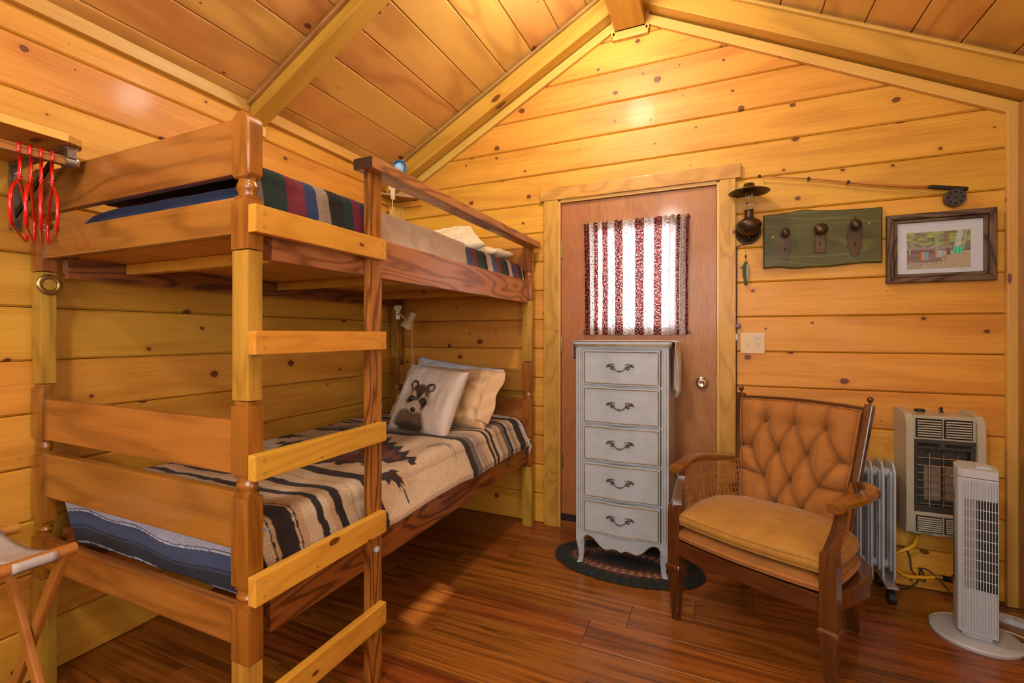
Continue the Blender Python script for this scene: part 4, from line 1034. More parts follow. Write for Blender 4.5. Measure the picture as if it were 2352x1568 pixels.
for sg in (-1, 1):
    x = sg*(SX-.005)
    taper('front_leg', M_CHAIR, [(x, 0, 0, .014, .014), (x, 0, .045, .0155, .0155), (x, 0, .048, .019, .019), (x, 0, .056, .019, .019), (x, 0, .058, .0165, .0165), (x, 0, .215, .026, .026), (x, 0, .222, .033, .033), (x, 0, .236, .033, .033), (x, 0, .243, .025, .025), (x, 0, .262, .0265, .0265), (x, 0, .45, .0265, .0265), (x, 0, .50, .0255, .022)])
    taper('rear_leg', M_CHAIR, [(sg*.225, .505, 0, .018, .016), (sg*.222, .47, .12, .02, .019), (sg*.22, .44, .30, .022, .022)])
    # arm support: curved stile
    cp = catmull([(sg*SX-sg*.003, .0, .46), (sg*(SX-.002), .004, .50), (sg*(SX+.004), .028, .55), (sg*(SX+.008), .058, .60), (sg*(SX+.010), .062, .638)], 5)
    m = MB(); m.tube(cp, [.030-.010*ss(0, .6, i/(len(cp)-1)) for i in range(len(cp))], 4); m.put('arm_support', M_CHAIR, ac, local=True)
    # arm rail
    ap = catmull([(sg*(SX+.004), -.002, .648), (sg*(SX+.012), .06, .653), (sg*(SX+.040), .18, .655), (sg*(SX+.040), .30, .650), (sg*(SX-.005), .42, .635), (sg*.262, .485, .622)], 6)
    secs = []
    m = MB(); n_ = len(ap); vs = []
    for i, p in enumerate(ap):
        d = (ap[min(i+1, n_-1)]-ap[max(i-1, 0)]).normalized(); a = d.cross(Vector((0, 0, 1))).normalized(); f = i/(n_-1)
        w_ = .026 if i > 0 else .020; h_ = .014
        for (ca, cz_) in ((-1, -.6), (-.75, -1), (.75, -1), (1, -.6), (1, .5), (.7, 1), (-.7, 1), (-1, .5)): vs.append(p+a*w_*ca+Vector((0, 0, h_*cz_)))
    fs = [(i*8+k, i*8+(k+1) % 8, (i+1)*8+(k+1) % 8, (i+1)*8+k) for i in range(n_-1) for k in range(8)]+[tuple(range(8)), tuple((n_-1)*8+k for k in range(8))]
    m.add(vs, fs); m.put('armrest', M_CHAIR_LIT, ac, local=True, autos=.5)
    # cane panel
    def cpos(u, v, sg=sg):
        p = catmull([(sg*(SX-.004), .035, 0), (sg*(SX+.002), .16, 0), (sg*(SX-.012), .28, 0), (sg*(SX-.045), .38, 0), (sg*.222, .45, 0)], 4)
        f = u*(len(p)-1); i = min(int(f), len(p)-2); q = p[i].lerp(p[i+1], f-i)
        lean = .03*(v-1)
        return Vector((q.x+sg*lean, q.y+(.0 if u > .2 else (v)*.03*(1-u/.2)), .375+.262*v))
    m = MB(); NU, NV = 17, 10
    for i in range(NU+1):
        for o_ in (-.0012, .0012): m.tube([cpos(min(1, max(0, i/NU+o_*2.4)), j/7) for j in range(8)], .0009, 4, False)
    for j in range(NV+1):
        for o_ in (-.006, .006): m.tube([cpos(i/14, min(1, max(0, j/NV+o_))) for i in range(15)], .0011, 4, False)
    for i in range(-NV, NU):
        for dr_ in (1, -1):
            seg = []
            for j in range(NV+1):
                u = (i+j+.5)/NU if dr_ == 1 else (i+NV-j+.5)/NU
                if 0 <= u <= 1: seg.append(cpos(u, j/NV))
            if len(seg) > 1: m.tube(seg, .0011, 4, False)
    m.put('cane_panel', M_CANE, ac, local=True, kind='stuff')
# seat frame: curved plan
def plan(e=0, n=10):
    r = [(-SX+.01-e, -.018-e), ]
    for i in range(1, n): r.append((-SX+.01+(2*SX-.02)*i/n, -.018-e-.014*math.sin(PI*i/n)))
    r.append((SX-.01+e, -.018-e))
    side = [(SX+.030+e, .12), (SX+.048+e, .24), (SX+.025+e, .36), (.25+e, .455+e)]
    r += side+[(-x, y) for x, y in side[::-1]]
    return r
def slabz(poly, z0, z1, name, mat, bev=.004, parent=ac, label=None):
    m = MB(); m.prism([(x, y) for x, y in poly], -z1, -z0, frame_m((0, 0, 0), (1, 0, 0), (0, 0, -1), (0, 1, 0)))
    o = m.put(name, mat, parent, local=True, label=label); b = o.modifiers.new('b', 'BEVEL'); b.width = bev; b.segments = 3; b.limit_method = 'ANGLE'; b.angle_limit = .7
    return o
slabz(plan(), .285, .350, 'seat_rail', M_CHAIR)
def cushion(name, z0, z1, crown, shrink, mat, seed=0):
    m = MB(); nu, nv = 60, 50
    def edge(u, v):
        a = u*2-1; y = -.020+shrink*.5+(.455-shrink*.3)*v
        hw = (SX+.0-shrink)+(.018*math.sin(PI*min(1, v*1.15)) if v < .87 else .018*math.sin(PI)) - .085*ss(.65, 1, v)
        return a*hw, y-.024*(1-a*a)*(1-v)**3
    def top(u, v):
        x, y = edge(u, v); a, b = u*2-1, v*2-1; e = max(0, (1-abs(a)**7)*(1-abs(b)**7))**.5
        return Vector((x, y, z1-.020+.020*e+crown*(1-a*a)*(1-b*b)+.003*nz(u*5, v*5, seed)))
    def bt(u, v):
        x, y = edge(u, v); a, b = u*2-1, v*2-1; e = max(0, (1-abs(a)**7)*(1-abs(b)**7))**.5; return Vector((x*.995, y, z0+.016-.016*e))
    m.grid(top, nu, nv); m.grid(bt, nu, nv)
    loop = [(i/nu, 0) for i in range(nu)]+[(1, j/nv) for j in range(nv)]+[(1-i/nu, 1) for i in range(nu)]+[(0, 1-j/nv) for j in range(nv)]
    L = len(loop); vs = []
    for k in range(5):
        w_ = k/4; bl_ = .010*math.sin(PI*w_)
        for u, v in loop:
            p = bt(u, v)*(1-w_)+top(u, v)*w_; c = Vector((0, .22, p.z)); d = (p-c); d.z = 0; vs.append(p+d.normalized()*bl_)
    m.add(vs, [(k*L+i, k*L+(i+1) % L, (k+1)*L+(i+1) % L, (k+1)*L+i) for k in range(4) for i in range(L)])
    o = m.put(name, mat, ac, local=True, smooth=True)
    for zz, F_ in ((1, top), (0, bt)):
        pts = [F_(u, v) for u, v in loop if v < .95]; 
        # welt runs round front and sides
        k0 = [i for i, (u, v) in enumerate(loop) if v < .95]
        seq = [(0, j/nv) for j in range(int(nv*.95), 0, -1)]+[(i/nu, 0) for i in range(nu+1)]+[(1, j/nv) for j in range(1, int(nv*.95))]
        W_ = MB().tube([F_(u, v)+Vector((0, -.001, 0)) for u, v in seq], .0035, 6); W_.put('welt', mat, o, local=True, smooth=True)
cushion('seat_base', .348, .408, .0, .012, M_VELV, 2)
cushion('seat_cushion', .410, .482, .022, .016, M_VELVS, 5)
# back: posts, crest rail, tufted panel
BT, BB = .552, .43; ZT_, ZB_ = .925, .36
def bp(xn, z, off=0):   # point on the back plane; xn -1..1
    f = (z-ZB_)/(ZT_-ZB_); hw = .203+.054*f; y = BB+(BT-BB)*f
    nrm = Vector((0, -(ZT_-ZB_), (BT-BB))).normalized()
    return Vector((xn*hw, y, z))+nrm*off
for sg in (-1, 1):
    a, b = bp(sg*1.03, .28), bp(sg*1.03, .945)
    lbeam('back_post', M_CHAIR, a, b, .030, .045, (0, -1, .2), .004)
    Mf = Matrix.Translation(b+Vector((0, 0, .0)))
    MB().lathe([(.009, -.002), (.006, .004), (.004, .008), (.009, .013), (.0125, .021), (.0125, .025), (.009, .032), (0, .036)], 16, Mf).put('finial', M_CHAIR, ac, local=True, smooth=True)
m = MB(); cr_ = []
for i in range(25):
    xn = -1.03+2.06*i/24; z = .925+.012*math.cos(xn*PI/2*.95)+(.0); p = bp(xn, z); vs_ = [p+Vector((0, -.016, -.03)), p+Vector((0, .016, -.03)), p+Vector((0, .016, .008)), p+Vector((0, -.016, .008))]
    cr_ += vs_
m.add(cr_, [(i*4+k, i*4+(k+1) % 4, (i+1)*4+(k+1) % 4, (i+1)*4+k) for i in range(24) for k in range(4)]+[(0, 1, 2, 3), (96, 97, 98, 99)])
m.put('crest_rail', M_CHAIR, ac, local=True)
lbeam('lower_rail', M_CHAIR, bp(-1, .36), bp(1, .36), .04, .05, (0, 0, 1))
BTN = [(.24, .20), (.50, .20), (.76, .20), (.10, .45), (.37, .45), (.63, .45), (.90, .45), (.24, .69), (.50, .69), (.76, .69), (.37, .92), (.63, .92)]
SEG = []
for i, p in enumerate(BTN):
    for q in BTN[i+1:]:
        if abs(abs(p[0]-q[0])-.133) < .02 and abs(abs(p[1]-q[1])-.24) < .03: SEG.append((p, q))
for x in (.24, .5, .76): SEG.append(((x, .20), (x+(.5-x)*-.05, 0)))
SEG += [((.10, .45), (0, .44)), ((.90, .45), (1, .46)), ((.24, .20), (.10, .45)), ((.76, .20), (.90, .45)), ((.37, .92), (.33, 1.1)), ((.63, .92), (.66, 1.1)), ((.24, .69), (.0, .66)), ((.76, .69), (1, .68))]
def sdist(px, py, s_):
    (ax, ay), (bx, by) = s_; ay *= 1.08; by *= 1.08; py *= 1.08; dx, dy = bx-ax, by-ay; t = max(0, min(1, ((px-ax)*dx+(py-ay)*dy)/(dx*dx+dy*dy)))
    return math.hypot(px-ax-t*dx, py-ay-t*dy)
def tuft(u, v):
    h = .056*max(0, (1-abs(u*2-1)**8)*(1-abs(v*2-1)**8))**.5
    db = min(math.hypot(u-a, (v-b)*1.08) for a, b in BTN); ds = min(sdist(u, v, s_) for s_ in SEG)
    h -= .044*math.exp(-(db/.045)**1.1)
    h -= .018*math.exp(-ds/.012)
    h += .010*min(1, ds/.09)
    a = math.atan2(1, 1)
    h += .0022*nz(u*24, v*10)*math.exp(-db/.09)*2+.001*nz(u*50, v*25)*math.exp(-db/.08)*3
    return h
ZP0, ZP1 = .925, .42
def tf(u, v):
    z = ZP0+(ZP1-ZP0)*v; xn = (u*2-1)*.965; zz = z+.010*math.cos(xn*1.5)*(1-v)-.008*(1-v)
    return bp(xn, zz, .012+tuft(u, v))
m = MB().grid(tf, 170, 190)
pn = m.put('tufted_back', M_VELV, ac, local=True, smooth=True); 
slab_ = MB().grid(lambda u, v: bp((u*2-1)*.97, ZP0+(ZP1-ZP0)*v, -.012), 8, 8).put('back_panel', M_VELV, ac, local=True)
for a, b in BTN:
    if b > .9: continue
    p = tf(a, b); nrm = Vector((0, -(ZT_-ZB_), BT-BB)).normalized(); x = Vector((1, 0, 0))
    MB().lathe([(0, .006), (.004, .0052), (.0065, .002), (.007, -.003)], 12, frame_m(p+nrm*.002, x, nrm.cross(x), nrm)).put('button', M_BTN, pn, local=True, smooth=True)
edge_pts = [tf(0.004, 1-i/40) for i in range(40)]+[tf(i/40, .004) for i in range(41)]+[tf(.996, i/40) for i in range(1, 41)]
MB().tube([p+Vector((0, -.012, 0)) for p in edge_pts], .0032, 6).put('welt', M_VELV, pn, local=True, smooth=True)
for par in (pn,):
    pass

# ------------------------------------------------------------------ oil radiator
ra = thing('oil_radiator', 'white finned oil radiator on castors between armchair and wall heater', 'radiator', (.62, 2.76, 0))
YR0, YR1 = 2.68, 2.84
for i in range(7):
    x = .745-i*.043
    poly = [(YR0+.012, .095), (YR1-.012, .095), (YR1, .115), (YR1, .60), (YR1-.03, .64), (YR0+.03, .64), (YR0, .60), (YR0, .115)]
    m = MB().prism(poly, -.004, .004, frame_m((x, 0, 0), (0, 1, 0), (1, 0, 0), (0, 0, 1)))
    for y in (YR0+.04, YR0+.08, YR0+.12): m.box(x-.011, x+.011, y-.011, y+.011, .13, .60, .009)
    m.put('fin', M_RADI, ra)
for z in (.15, .58): MB().tube([(.50, 2.76, z), (.745, 2.76, z)], .022, 14).put('header_pipe', M_RADI, ra)
for x in (.72, .51):
    m = MB().box(x-.014, x+.030, YR0-.035, YR1+.02, .078, .084, .002).box(x-.014, x-.010, YR0+.01, YR1-.01, .08, .12); f_ = m.put('foot_bar', M_RADI, ra)
    for y in (YR0-.012, YR1):
        MB().tube([(x-.006, y, .031), (x+.022, y, .031)], .030, 18).tube([(x+.008, y, .05), (x+.008, y, .08)], .007, 8).put('castor', M_BLACK, ra, autos=.6)

# ------------------------------------------------------------------ wall gas heater
gh = thing('gas_heater', 'beige wall-mounted gas heater with wire guard behind the tower fan', 'heater', (.93, 2.80, .30))
HX0, HX1, HY0, HZ0, HZ1 = .796, 1.075, 2.712, .318, .872
def hprof(name, x0, x1, mat):
    # side profile in Y,Z with slanted upper and lower front corners
    poly = [(D-.002, HZ0), (D-.002, HZ1+.012), (D-.04, HZ1+.014), (HY0+.03, HZ1), (HY0+.004, HZ1-.03), (HY0, HZ1-.08), (HY0, HZ0+.05), (HY0+.008, HZ0+.01), (HY0+.03, HZ0-.002)]
    return MB().prism(poly, x0, x1, frame_m((0, 0, 0), (0, 1, 0), (1, 0, 0), (0, 0, 1))).put(name, mat, gh, autos=.5)
hprof('side_panel', HX0, HX0+.028, M_HEAT); hprof('side_panel', HX1-.028, HX1, M_HEAT)
m = MB()
m.box(HX0+.028, HX1-.028, HY0+.014, D-.002, .758, HZ1-.004, .004).box(HX0+.028, HX1-.028, HY0+.010, D-.002, HZ0+.004, .425, .004); m.box(HX0+.03, HX1-.03, D-.03, D-.002, .42, .76)
m.put('casing', M_HEAT, gh)
for z0, z1 in ((.772, .850), (.338, .405)):
    for xa, xb in ((.838, .925), (.94, 1.03)):
        g = MB().box(xa-.004, xb+.004, HY0+.0085, HY0+.0145, z0-.004, z1+.004).put('louvre_recess', M_DARK, gh)
        lv = MB(); nl = 7
        for k in range(nl):
            z = z0+(z1-z0)*(k+.5)/nl; lv.box(xa, xb, HY0+.002, HY0+.010, z-.0028, z+.0028, .001)
        lv.put('louvre', M_HEAT, gh, kind='stuff')
m = MB().box(HX0+.03, HX1-.03, HY0+.05, HY0+.056, .425, .757).box(HX0+.03, HX1-.03, HY0+.014, HY0+.05, .715, .757, .003).box(HX0+.03, HX1-.03, HY0+.014, HY0+.05, .425, .455, .003)
m.box(HX0+.03, HX0+.045, HY0+.018, HY0+.05, .45, .72).box(HX1-.045, HX1-.03, HY0+.018, HY0+.05, .45, .72)
m.put('firebox', M_HEATD, gh)
for xa, xb in ((.84, .92), (.94, 1.03)): MB().box(xa, xb, HY0+.012, HY0+.016, .728, .742, .001).put('slot', M_DARK, gh)
pl_ = plain('ceramic_plaque', '8c7a68', .8, nz=.3, bump=.6, bs=400)
for xa in (.872, .948): MB().box(xa, xa+.062, HY0+.040, HY0+.049, .475, .635, .003).put('burner_plaque', pl_, gh)
for z in (.465, .50, .535, .57, .605, .64, .675):
    MB().tube([(HX0+.036, HY0+.03, z), (HX0+.044, HY0+.012, z), (HX1-.044, HY0+.012, z), (HX1-.036, HY0+.03, z)], .0024, 7).put('guard_wire', M_NICKEL, gh)
for x in (.885, .935, .985): MB().tube([(x, HY0+.04, .45), (x, HY0+.015, .455), (x, HY0+.015, .695), (x, HY0+.03, .703), (x, HY0+.05, .703)], .0024, 7).put('guard_wire', M_NICKEL, gh)
MB().lathe([(.020, 0), (.020, .008), (.017, .012), (0, .012)], 20, Matrix.Translation((.872, 2.80, HZ1+.004))).put('control_knob', M_BLACK, gh)
MB().lathe([(.009, 0), (.009, .004), (.005, .006), (.005, .024), (0, .026)], 14, Matrix.Translation((.952, 2.80, HZ1+.004))).put('igniter_button', M_BLACK, gh)
def text(name, s_, size, M, mat, parent, ext=.0003):
    cu = bpy.data.curves.new(name, 'FONT'); cu.body = s_; cu.size = size; cu.extrude = ext; cu.align_x = 'CENTER'; cu.align_y = 'CENTER'
    o = bpy.data.objects.new(name, cu); COL.objects.link(o); dg = bpy.context.evaluated_depsgraph_get()
    me = bpy.data.meshes.new_from_object(o.evaluated_get(dg)); bpy.data.objects.remove(o)
    return link(name, me, mat, parent, M)
Fm = lambda x, y, z: frame_m((x, y, z), (1, 0, 0), (0, 0, 1), (0, -1, 0))
text('brand_lettering', 'EMPIRE', .014, Fm(.872, HY0+.0092, .326), M_BLACK, gh); text('warning_lettering', 'CAUTION', .008, Fm(.95, HY0+.0092, .326), M_BLACK, gh)
MB().tube([(.836+.010*math.cos(a*PI/8), HY0+.0095, .326+.0055*math.sin(a*PI/8)) for a in range(17)], .0009, 5, False).put('brand_emblem', M_BLACK, gh)
hs = thing('gas_hose', 'yellow gas hose looping down from the wall heater', 'hose', (.86, 2.80, .04))
MB().tube(catmull([(.862, 2.80, .305), (.862, 2.80, .27), (.845, 2.80, .232), (.80, 2.80, .20), (.765, 2.805, .165), (.775, 2.805, .12), (.82, 2.80, .088), (.88, 2.80, .092), (.93, 2.80, .103)], 6), .0085, 10).put('hose', M_YEL, hs, smooth=True)
MB().tube([(.862, 2.80, .318), (.862, 2.80, .292)], .011, 6).put('nut', M_BRASS, hs); MB().tube([(.928, 2.80, .103), (.955, 2.80, .105)], .011, 6).put('nut', M_BRASS, hs)
MB().tube([(.955, 2.80, .105), (1.0, 2.80, .10), (1.05, 2.80, .10)], .013, 10).put('valve_body', M_BLACKM, hs)
MB().box(.985, 1.0, 2.78, 2.79, .115, .135, .003).box(.982, .99, 2.78, 2.80, .10, .12).put('valve_handle', plain('dull_red_handle', '8c2a18', .5), hs)
for pts, lab, mt_ in (([(.79, 2.86, .20), (.83, 2.85, .20), (.85, 2.85, .16), (.855, 2.84, .10), (.90, 2.83, .06), (.885, 2.83, .12), (.875, 2.84, .05), (.83, 2.83, .012), (.79, 2.82, .006)], 'thin black cord looping on the wall below the heater', M_CORD),
                      ([(.875, 2.84, .115), (.91, 2.83, .12), (.95, 2.80, .085), (1.0, 2.77, .03), (1.06, 2.74, .005), (1.12, 2.72, .005)], 'thin black cord running to the floor behind the tower fan', M_CORD)):
    t_ = thing('black_cable', lab, 'cord', pts[0]); MB().tube(catmull(pts, 6), .0032, 6).put('cord', mt_, t_, smooth=True)

# ------------------------------------------------------------------ tower fan
tf_ = thing('tower_fan', 'white tower fan on an oval base in the right corner', 'fan', (.962, 2.515, 0), math.radians(-15))
MB().lathe([(.985, 0), (1.0, .004), (1.0, .012), (.97, .017), (.4, .024), (0, .025)], 48, Matrix.Identity(4), .142, .135).put('base', M_WHITEPL, tf_, local=True, smooth=True, autos=.6)
FX0, FX1, FYf, FYb = -.062, .058, -.078, .09
dpoly = [(FX0, -.05), (FX0+.010, FYf), (FX0+.012, FYf)]
dpoly = [(FX0+.020, FYf+.004), (FX1, FYf+.004), (FX1+.004, FYf+.02), (FX1+.004, .02)]+[(-.001+.063*math.cos(a*PI/12), .02+.072*math.sin(a*PI/12)) for a in range(1, 12)]+[(FX0-.002, .02), (FX0-.002, FYf+.035), (FX0+.006, FYf+.012)]
Mz = frame_m((0, 0, 0), (1, 0, 0), (0, 0, -1), (0, 1, 0))
def fanprism(z0, z1, name, mat, sc=1.0, **k): return MB().prism([(x*sc, y*sc) for x, y in dpoly], -z1, -z0, Mz).put(name, mat, tf_, local=True, autos=.5, **k)
fanprism(.045, .665, 'housing', M_WHITEPL); fanprism(.668, .700, 'top_cap', M_WHITEPL, 1.005); fanprism(.024, .045, 'neck', M_WHITEPL, .75)
MB().box(.0, .045, -.03, .02, .699, .706, .002).put('control_button', M_WHITEPL, tf_, local=True)
MB().box(FX0+.020, FX1, FYf, FYf+.006, .055, .663, .001).put('front_panel', M_WHITEPL, tf_, local=True)
MB().box(FX0+.022, FX1-.003, FYf-.0012, FYf+.001, .225, .585).put('grille_void', M_GREYPL, tf_, local=True); MB().box(FX0+.058, FX1-.003, FYf-.0016, FYf-.0002, .225, .585).put('grille_void', M_DARK, tf_, local=True)
m = MB(); ns = 12
for k in range(ns+1):
    x = FX0+.021+(FX1-FX0-.023)*k/ns; m.box(x-.0013, x+.0013, FYf-.0065, FYf, .06, .66, .0005)
for k in range(10):
    z = .225+.36*k/9; m.box(FX0+.021, FX1-.002, FYf-.004, FYf-.001, z-.0015, z+.0015)
m.put('grille', M_WHITEPL, tf_, local=True, kind='stuff')
m = MB()
for k in range(34):
    z = .225+.37*k/33; m.box(FX0-.0035, FX0-.001, FYf+.036, -.002, z-.002, z+.002)
m.put('side_vent', M_HEATD, tf_, local=True, kind='stuff')
for pts, lab in (([(.98, 2.62, .02), (.93, 2.66, .012), (.865, 2.63, .008), (.84, 2.585, .006), (.88, 2.56, .006)], 'white cord looping out behind the left of the fan base'),
                 ([(1.06, 2.60, .008), (1.10, 2.52, .006), (1.15, 2.55, .006), (1.20, 2.50, .006), (1.25, 2.52, .006)], 'white cord trailing on the floor to the right of the fan'),
                 ([(1.07, 2.62, .006), (1.13, 2.56, .012), (1.12, 2.50, .006), (1.07, 2.48, .006)], 'white cord bent into a loop beside the fan base')):
    t_ = thing('fan_cord', lab, 'cord', pts[0]); MB().tube(catmull(pts, 6), .0035, 6).put('cord', M_IVORY, t_, smooth=True)
ps = thing('power_strip', 'flat white extension block lying in the right corner behind the fan', 'power strip', (1.18, 2.68, 0))
MB().prism([(-.05, -.01), (-.03, -.022), (.03, -.022), (.06, -.005), (.06, .012), (.03, .024), (-.03, .024), (-.05, .01)], -.022, 0, Matrix.Translation((1.16, 2.70, 0)) @ Matrix.Rotation(math.radians(-25), 4, 'Z') @ Mz).put('body', M_WHITEPL, ps)
MB().box(-.006, .006, -.004, .004, .022, .025, .001, Matrix.Translation((1.165, 2.70, 0))).put('switch', M_GREYPL, ps)
ot = thing('wall_outlet', 'cream plugs and sockets on the right wall beside the fan', 'outlet', (XR, 2.58, .35))
MB().box(XR-.008, XR, 2.54, 2.66, .27, .44, .003).put('cover_plate', M_CREAM, ot)
for y, z in ((2.60, .395), (2.60, .335), (2.63, .29)): MB().box(XR-.05, XR-.007, y-.014, y+.014, z-.012, z+.012, .004).tube([(XR-.048, y, z), (XR-.075, y, z)], [.007, .004], 8).put('plug', M_IVORY, ot)
t_ = thing('black_cable', 'dark cord hanging in a loop from the plug on the right wall', 'cord', (XR-.07, 2.60, .39)); MB().tube(catmull([(1.20, 2.60, .395), (1.16, 2.60, .37), (1.165, 2.60, .28), (1.21, 2.58, .22), (1.22, 2.58, .16), (1.14, 2.60, .11), (1.05, 2.66, .09)], 6), .003, 6).put('cord', M_CORD, t_, smooth=True)

# ------------------------------------------------------------------ things on the back wall
# oil lamp sconce
ol = thing('oil_lamp', 'antique brass oil lamp sconce with glass chimney right of the door', 'lamp', (.152, D, 1.80))
LX, LY = .150, D-.085
Ml = Matrix.Translation((LX, LY, 0))
MB().lathe([(0, 1.772), (.020, 1.774), (.040, 1.784), (.054, 1.800), (.062, 1.818), (.062, 1.834), (.052, 1.848), (.030, 1.860), (.020, 1.864), (0, 1.864)], 32, Ml).put('font', M_BRONZE, ol, smooth=True)
MB().lathe([(0, 1.755), (.004, 1.758), (.006, 1.765), (.003, 1.77), (0, 1.772)], 12, Ml).put('finial', M_BRONZE, ol, smooth=True)
MB().lathe([(.020, 1.862), (.022, 1.866), (.022, 1.898), (.025, 1.902), (.025, 1.906), (.020, 1.906)], 20, Ml).put('burner', M_BRONZE, ol)
MB().lathe([(.020, 1.904), (.029, 1.925), (.031, 1.940), (.024, 1.962), (.019, 1.980), (.0185, 2.055), (.0195, 2.062)][:], 28, Ml).put('chimney', M_GLASS, ol, smooth=True)
oc = bpy.data.objects['chimney']; bm = bmesh.new(); bm.from_mesh(oc.data); bmesh.ops.delete(bm, geom=[f for f in bm.faces if len(f.verts) > 4], context='FACES'); bm.to_mesh(oc.data); bm.free()
MB().lathe([(.023, 2.048), (.026, 2.046), (.028, 2.030), (.050, 2.022), (.098, 2.004), (.101, 2.001), (.098, 1.999), (.050, 2.015), (.024, 2.022), (.022, 2.046)], 40, Ml).put('shade', M_BRONZE, ol, smooth=True)
MB().lathe([(0, 0), (.052, 0), (.060, .010), (.063, .014), (.056, .014), (.040, .006), (0, .004)], 32, Matrix.Translation((LX+.0, D-.001, 1.80)) @ Matrix.Rotation(PI/2, 4, 'X')).put('reflector', M_BRONZE, ol, smooth=True)
MB().tube([(LX, D-.005, 1.79), (LX, D-.05, 1.768), (LX, LY, 1.768)], .004, 8).put('bracket_arm', M_BRONZE, ol)
MB().tube(catmull([(LX, D-.012, 1.745), (LX-.02, D-.008, 1.738), (.098, D-.007, 1.728), (.0935, D-.006, 1.70), (.0935, D-.006, 1.45), (.0925, D-.006, 1.28)], 6)+catmull([(.0925, D-.006, 1.2), (.0925, D-.006, .9), (.0915, D-.006, .6)], 4), .0025, 6).put('lamp_cord', M_CORD, ol)
MB().box(.086, .099, D-.018, D-.002, 1.208, 1.245, .004).put('inline_switch', M_WHITEPL, ol)
# fish ornament hanging below the lamp
fi = thing('fish_ornament', 'small green painted fish hanging on a line below the oil lamp', 'ornament', (.138, D-.012, 1.58))
fp = [(0, .070), (.010, .055), (.0155, .030), (.016, .005), (.013, -.020), (.008, -.040), (.0085, -.058), (.005, -.068), (0, -.062), (-.005, -.068), (-.0085, -.058), (-.008, -.040), (-.013, -.020), (-.016, .005), (-.0155, .030), (-.010, .055)]
m = MB().col('2c4a30').prism(fp, -.005, .005, Matrix.Translation((.138, D-.012, 1.578))); 
fb = m.put('body', M_PRINT, fi); b = fb.modifiers.new('b', 'BEVEL'); b.width = .004; b.segments = 3
m = MB().col('a89878').prism([(.004, .052), (.012, .045), (.0145, .02), (.014, 0), (.011, -.02), (.007, -.038), (.004, -.045)], -.0062, -.004, Matrix.Translation((.138, D-.012, 1.578))).put('belly', M_PRINT, fi)
MB().tube([(.138, D-.012, 1.648), (.138, D-.012, 1.655), (.138, D-.010, 1.74)], .0007, 5).lathe([(.003, 0), (.004, .004), (.004, .014), (.002, .018)], 8, Matrix.Translation((.138, D-.012, 1.662))).put('line', M_BLACKM, fi)
# fishing rod
fr_ = thing('fishing_rod', 'old wooden fishing rod with black reel mounted high on the wall', 'fishing rod', (.60, D-.03, 2.02))
YR = D-.030
MB().tube(catmull([(.205, YR, 2.098), (.45, YR, 2.050), (.70, YR, 1.990), (.92, YR, 1.948)], 6), [.0028+.0042*i/18 for i in range(19)], 8).put('rod', M_RACK, fr_, smooth=True)
MB().tube([(.915, YR, 1.949), (.935, YR, 1.946), (1.06, YR, 1.921), (1.066, YR, 1.920)], [.006, .0105, .0105, .008], 12).put('handle', M_BLACK, fr_)
MB().tube([(.203, YR, 2.104), (.207, YR, 2.092)], .006, 8).put('tip_ring', M_BLACKM, fr_)
for x, z in ((.432, 2.053), (.603, 2.013)):
    MB().tube([(x-.004, YR, z+.008), (x+.002, YR-.006, z), (x-.006, YR, z-.018)], .0015, 5).tube([(x-.003, YR, z+.0075), (x+.003, YR, z-.0075)], .0075, 8).put('line_guide', M_CORD, fr_)
MB().tube(catmull([(.985, YR-.01, 1.90), (.80, YR, 1.95), (.60, YR, 1.998), (.43, YR, 2.040)], 4), .0006, 4).put('fishing_line', M_CORD, fr_)
Mr = Matrix.Translation((1.018, YR, 1.884)) @ Matrix.Rotation(PI/2, 4, 'X')
rl = MB().lathe([(0, -.010), (.040, -.010), (.041, -.008), (.041, .010), (.039, .012), (0, .012)], 36, Mr).put('reel', M_HEATD, fr_, autos=.6)
MB().box(1.01, 1.03, YR-.008, YR+.004, 1.915, 1.932).put('reel_seat', M_BLACKM, fr_)
for k in range(8):
    a = 2*PI*k/8; MB().lathe([(0, .0124), (.0055, .0124), (.0055, .0128), (0, .0128)], 14, Mr @ Matrix.Translation((.027*math.cos(a), .027*math.sin(a), 0))).put('reel_hole', M_DARK, rl)
MB().lathe([(.004, .012), (.004, .016), (0, .017)], 12, Mr).put('spindle', M_BLACKM, rl)
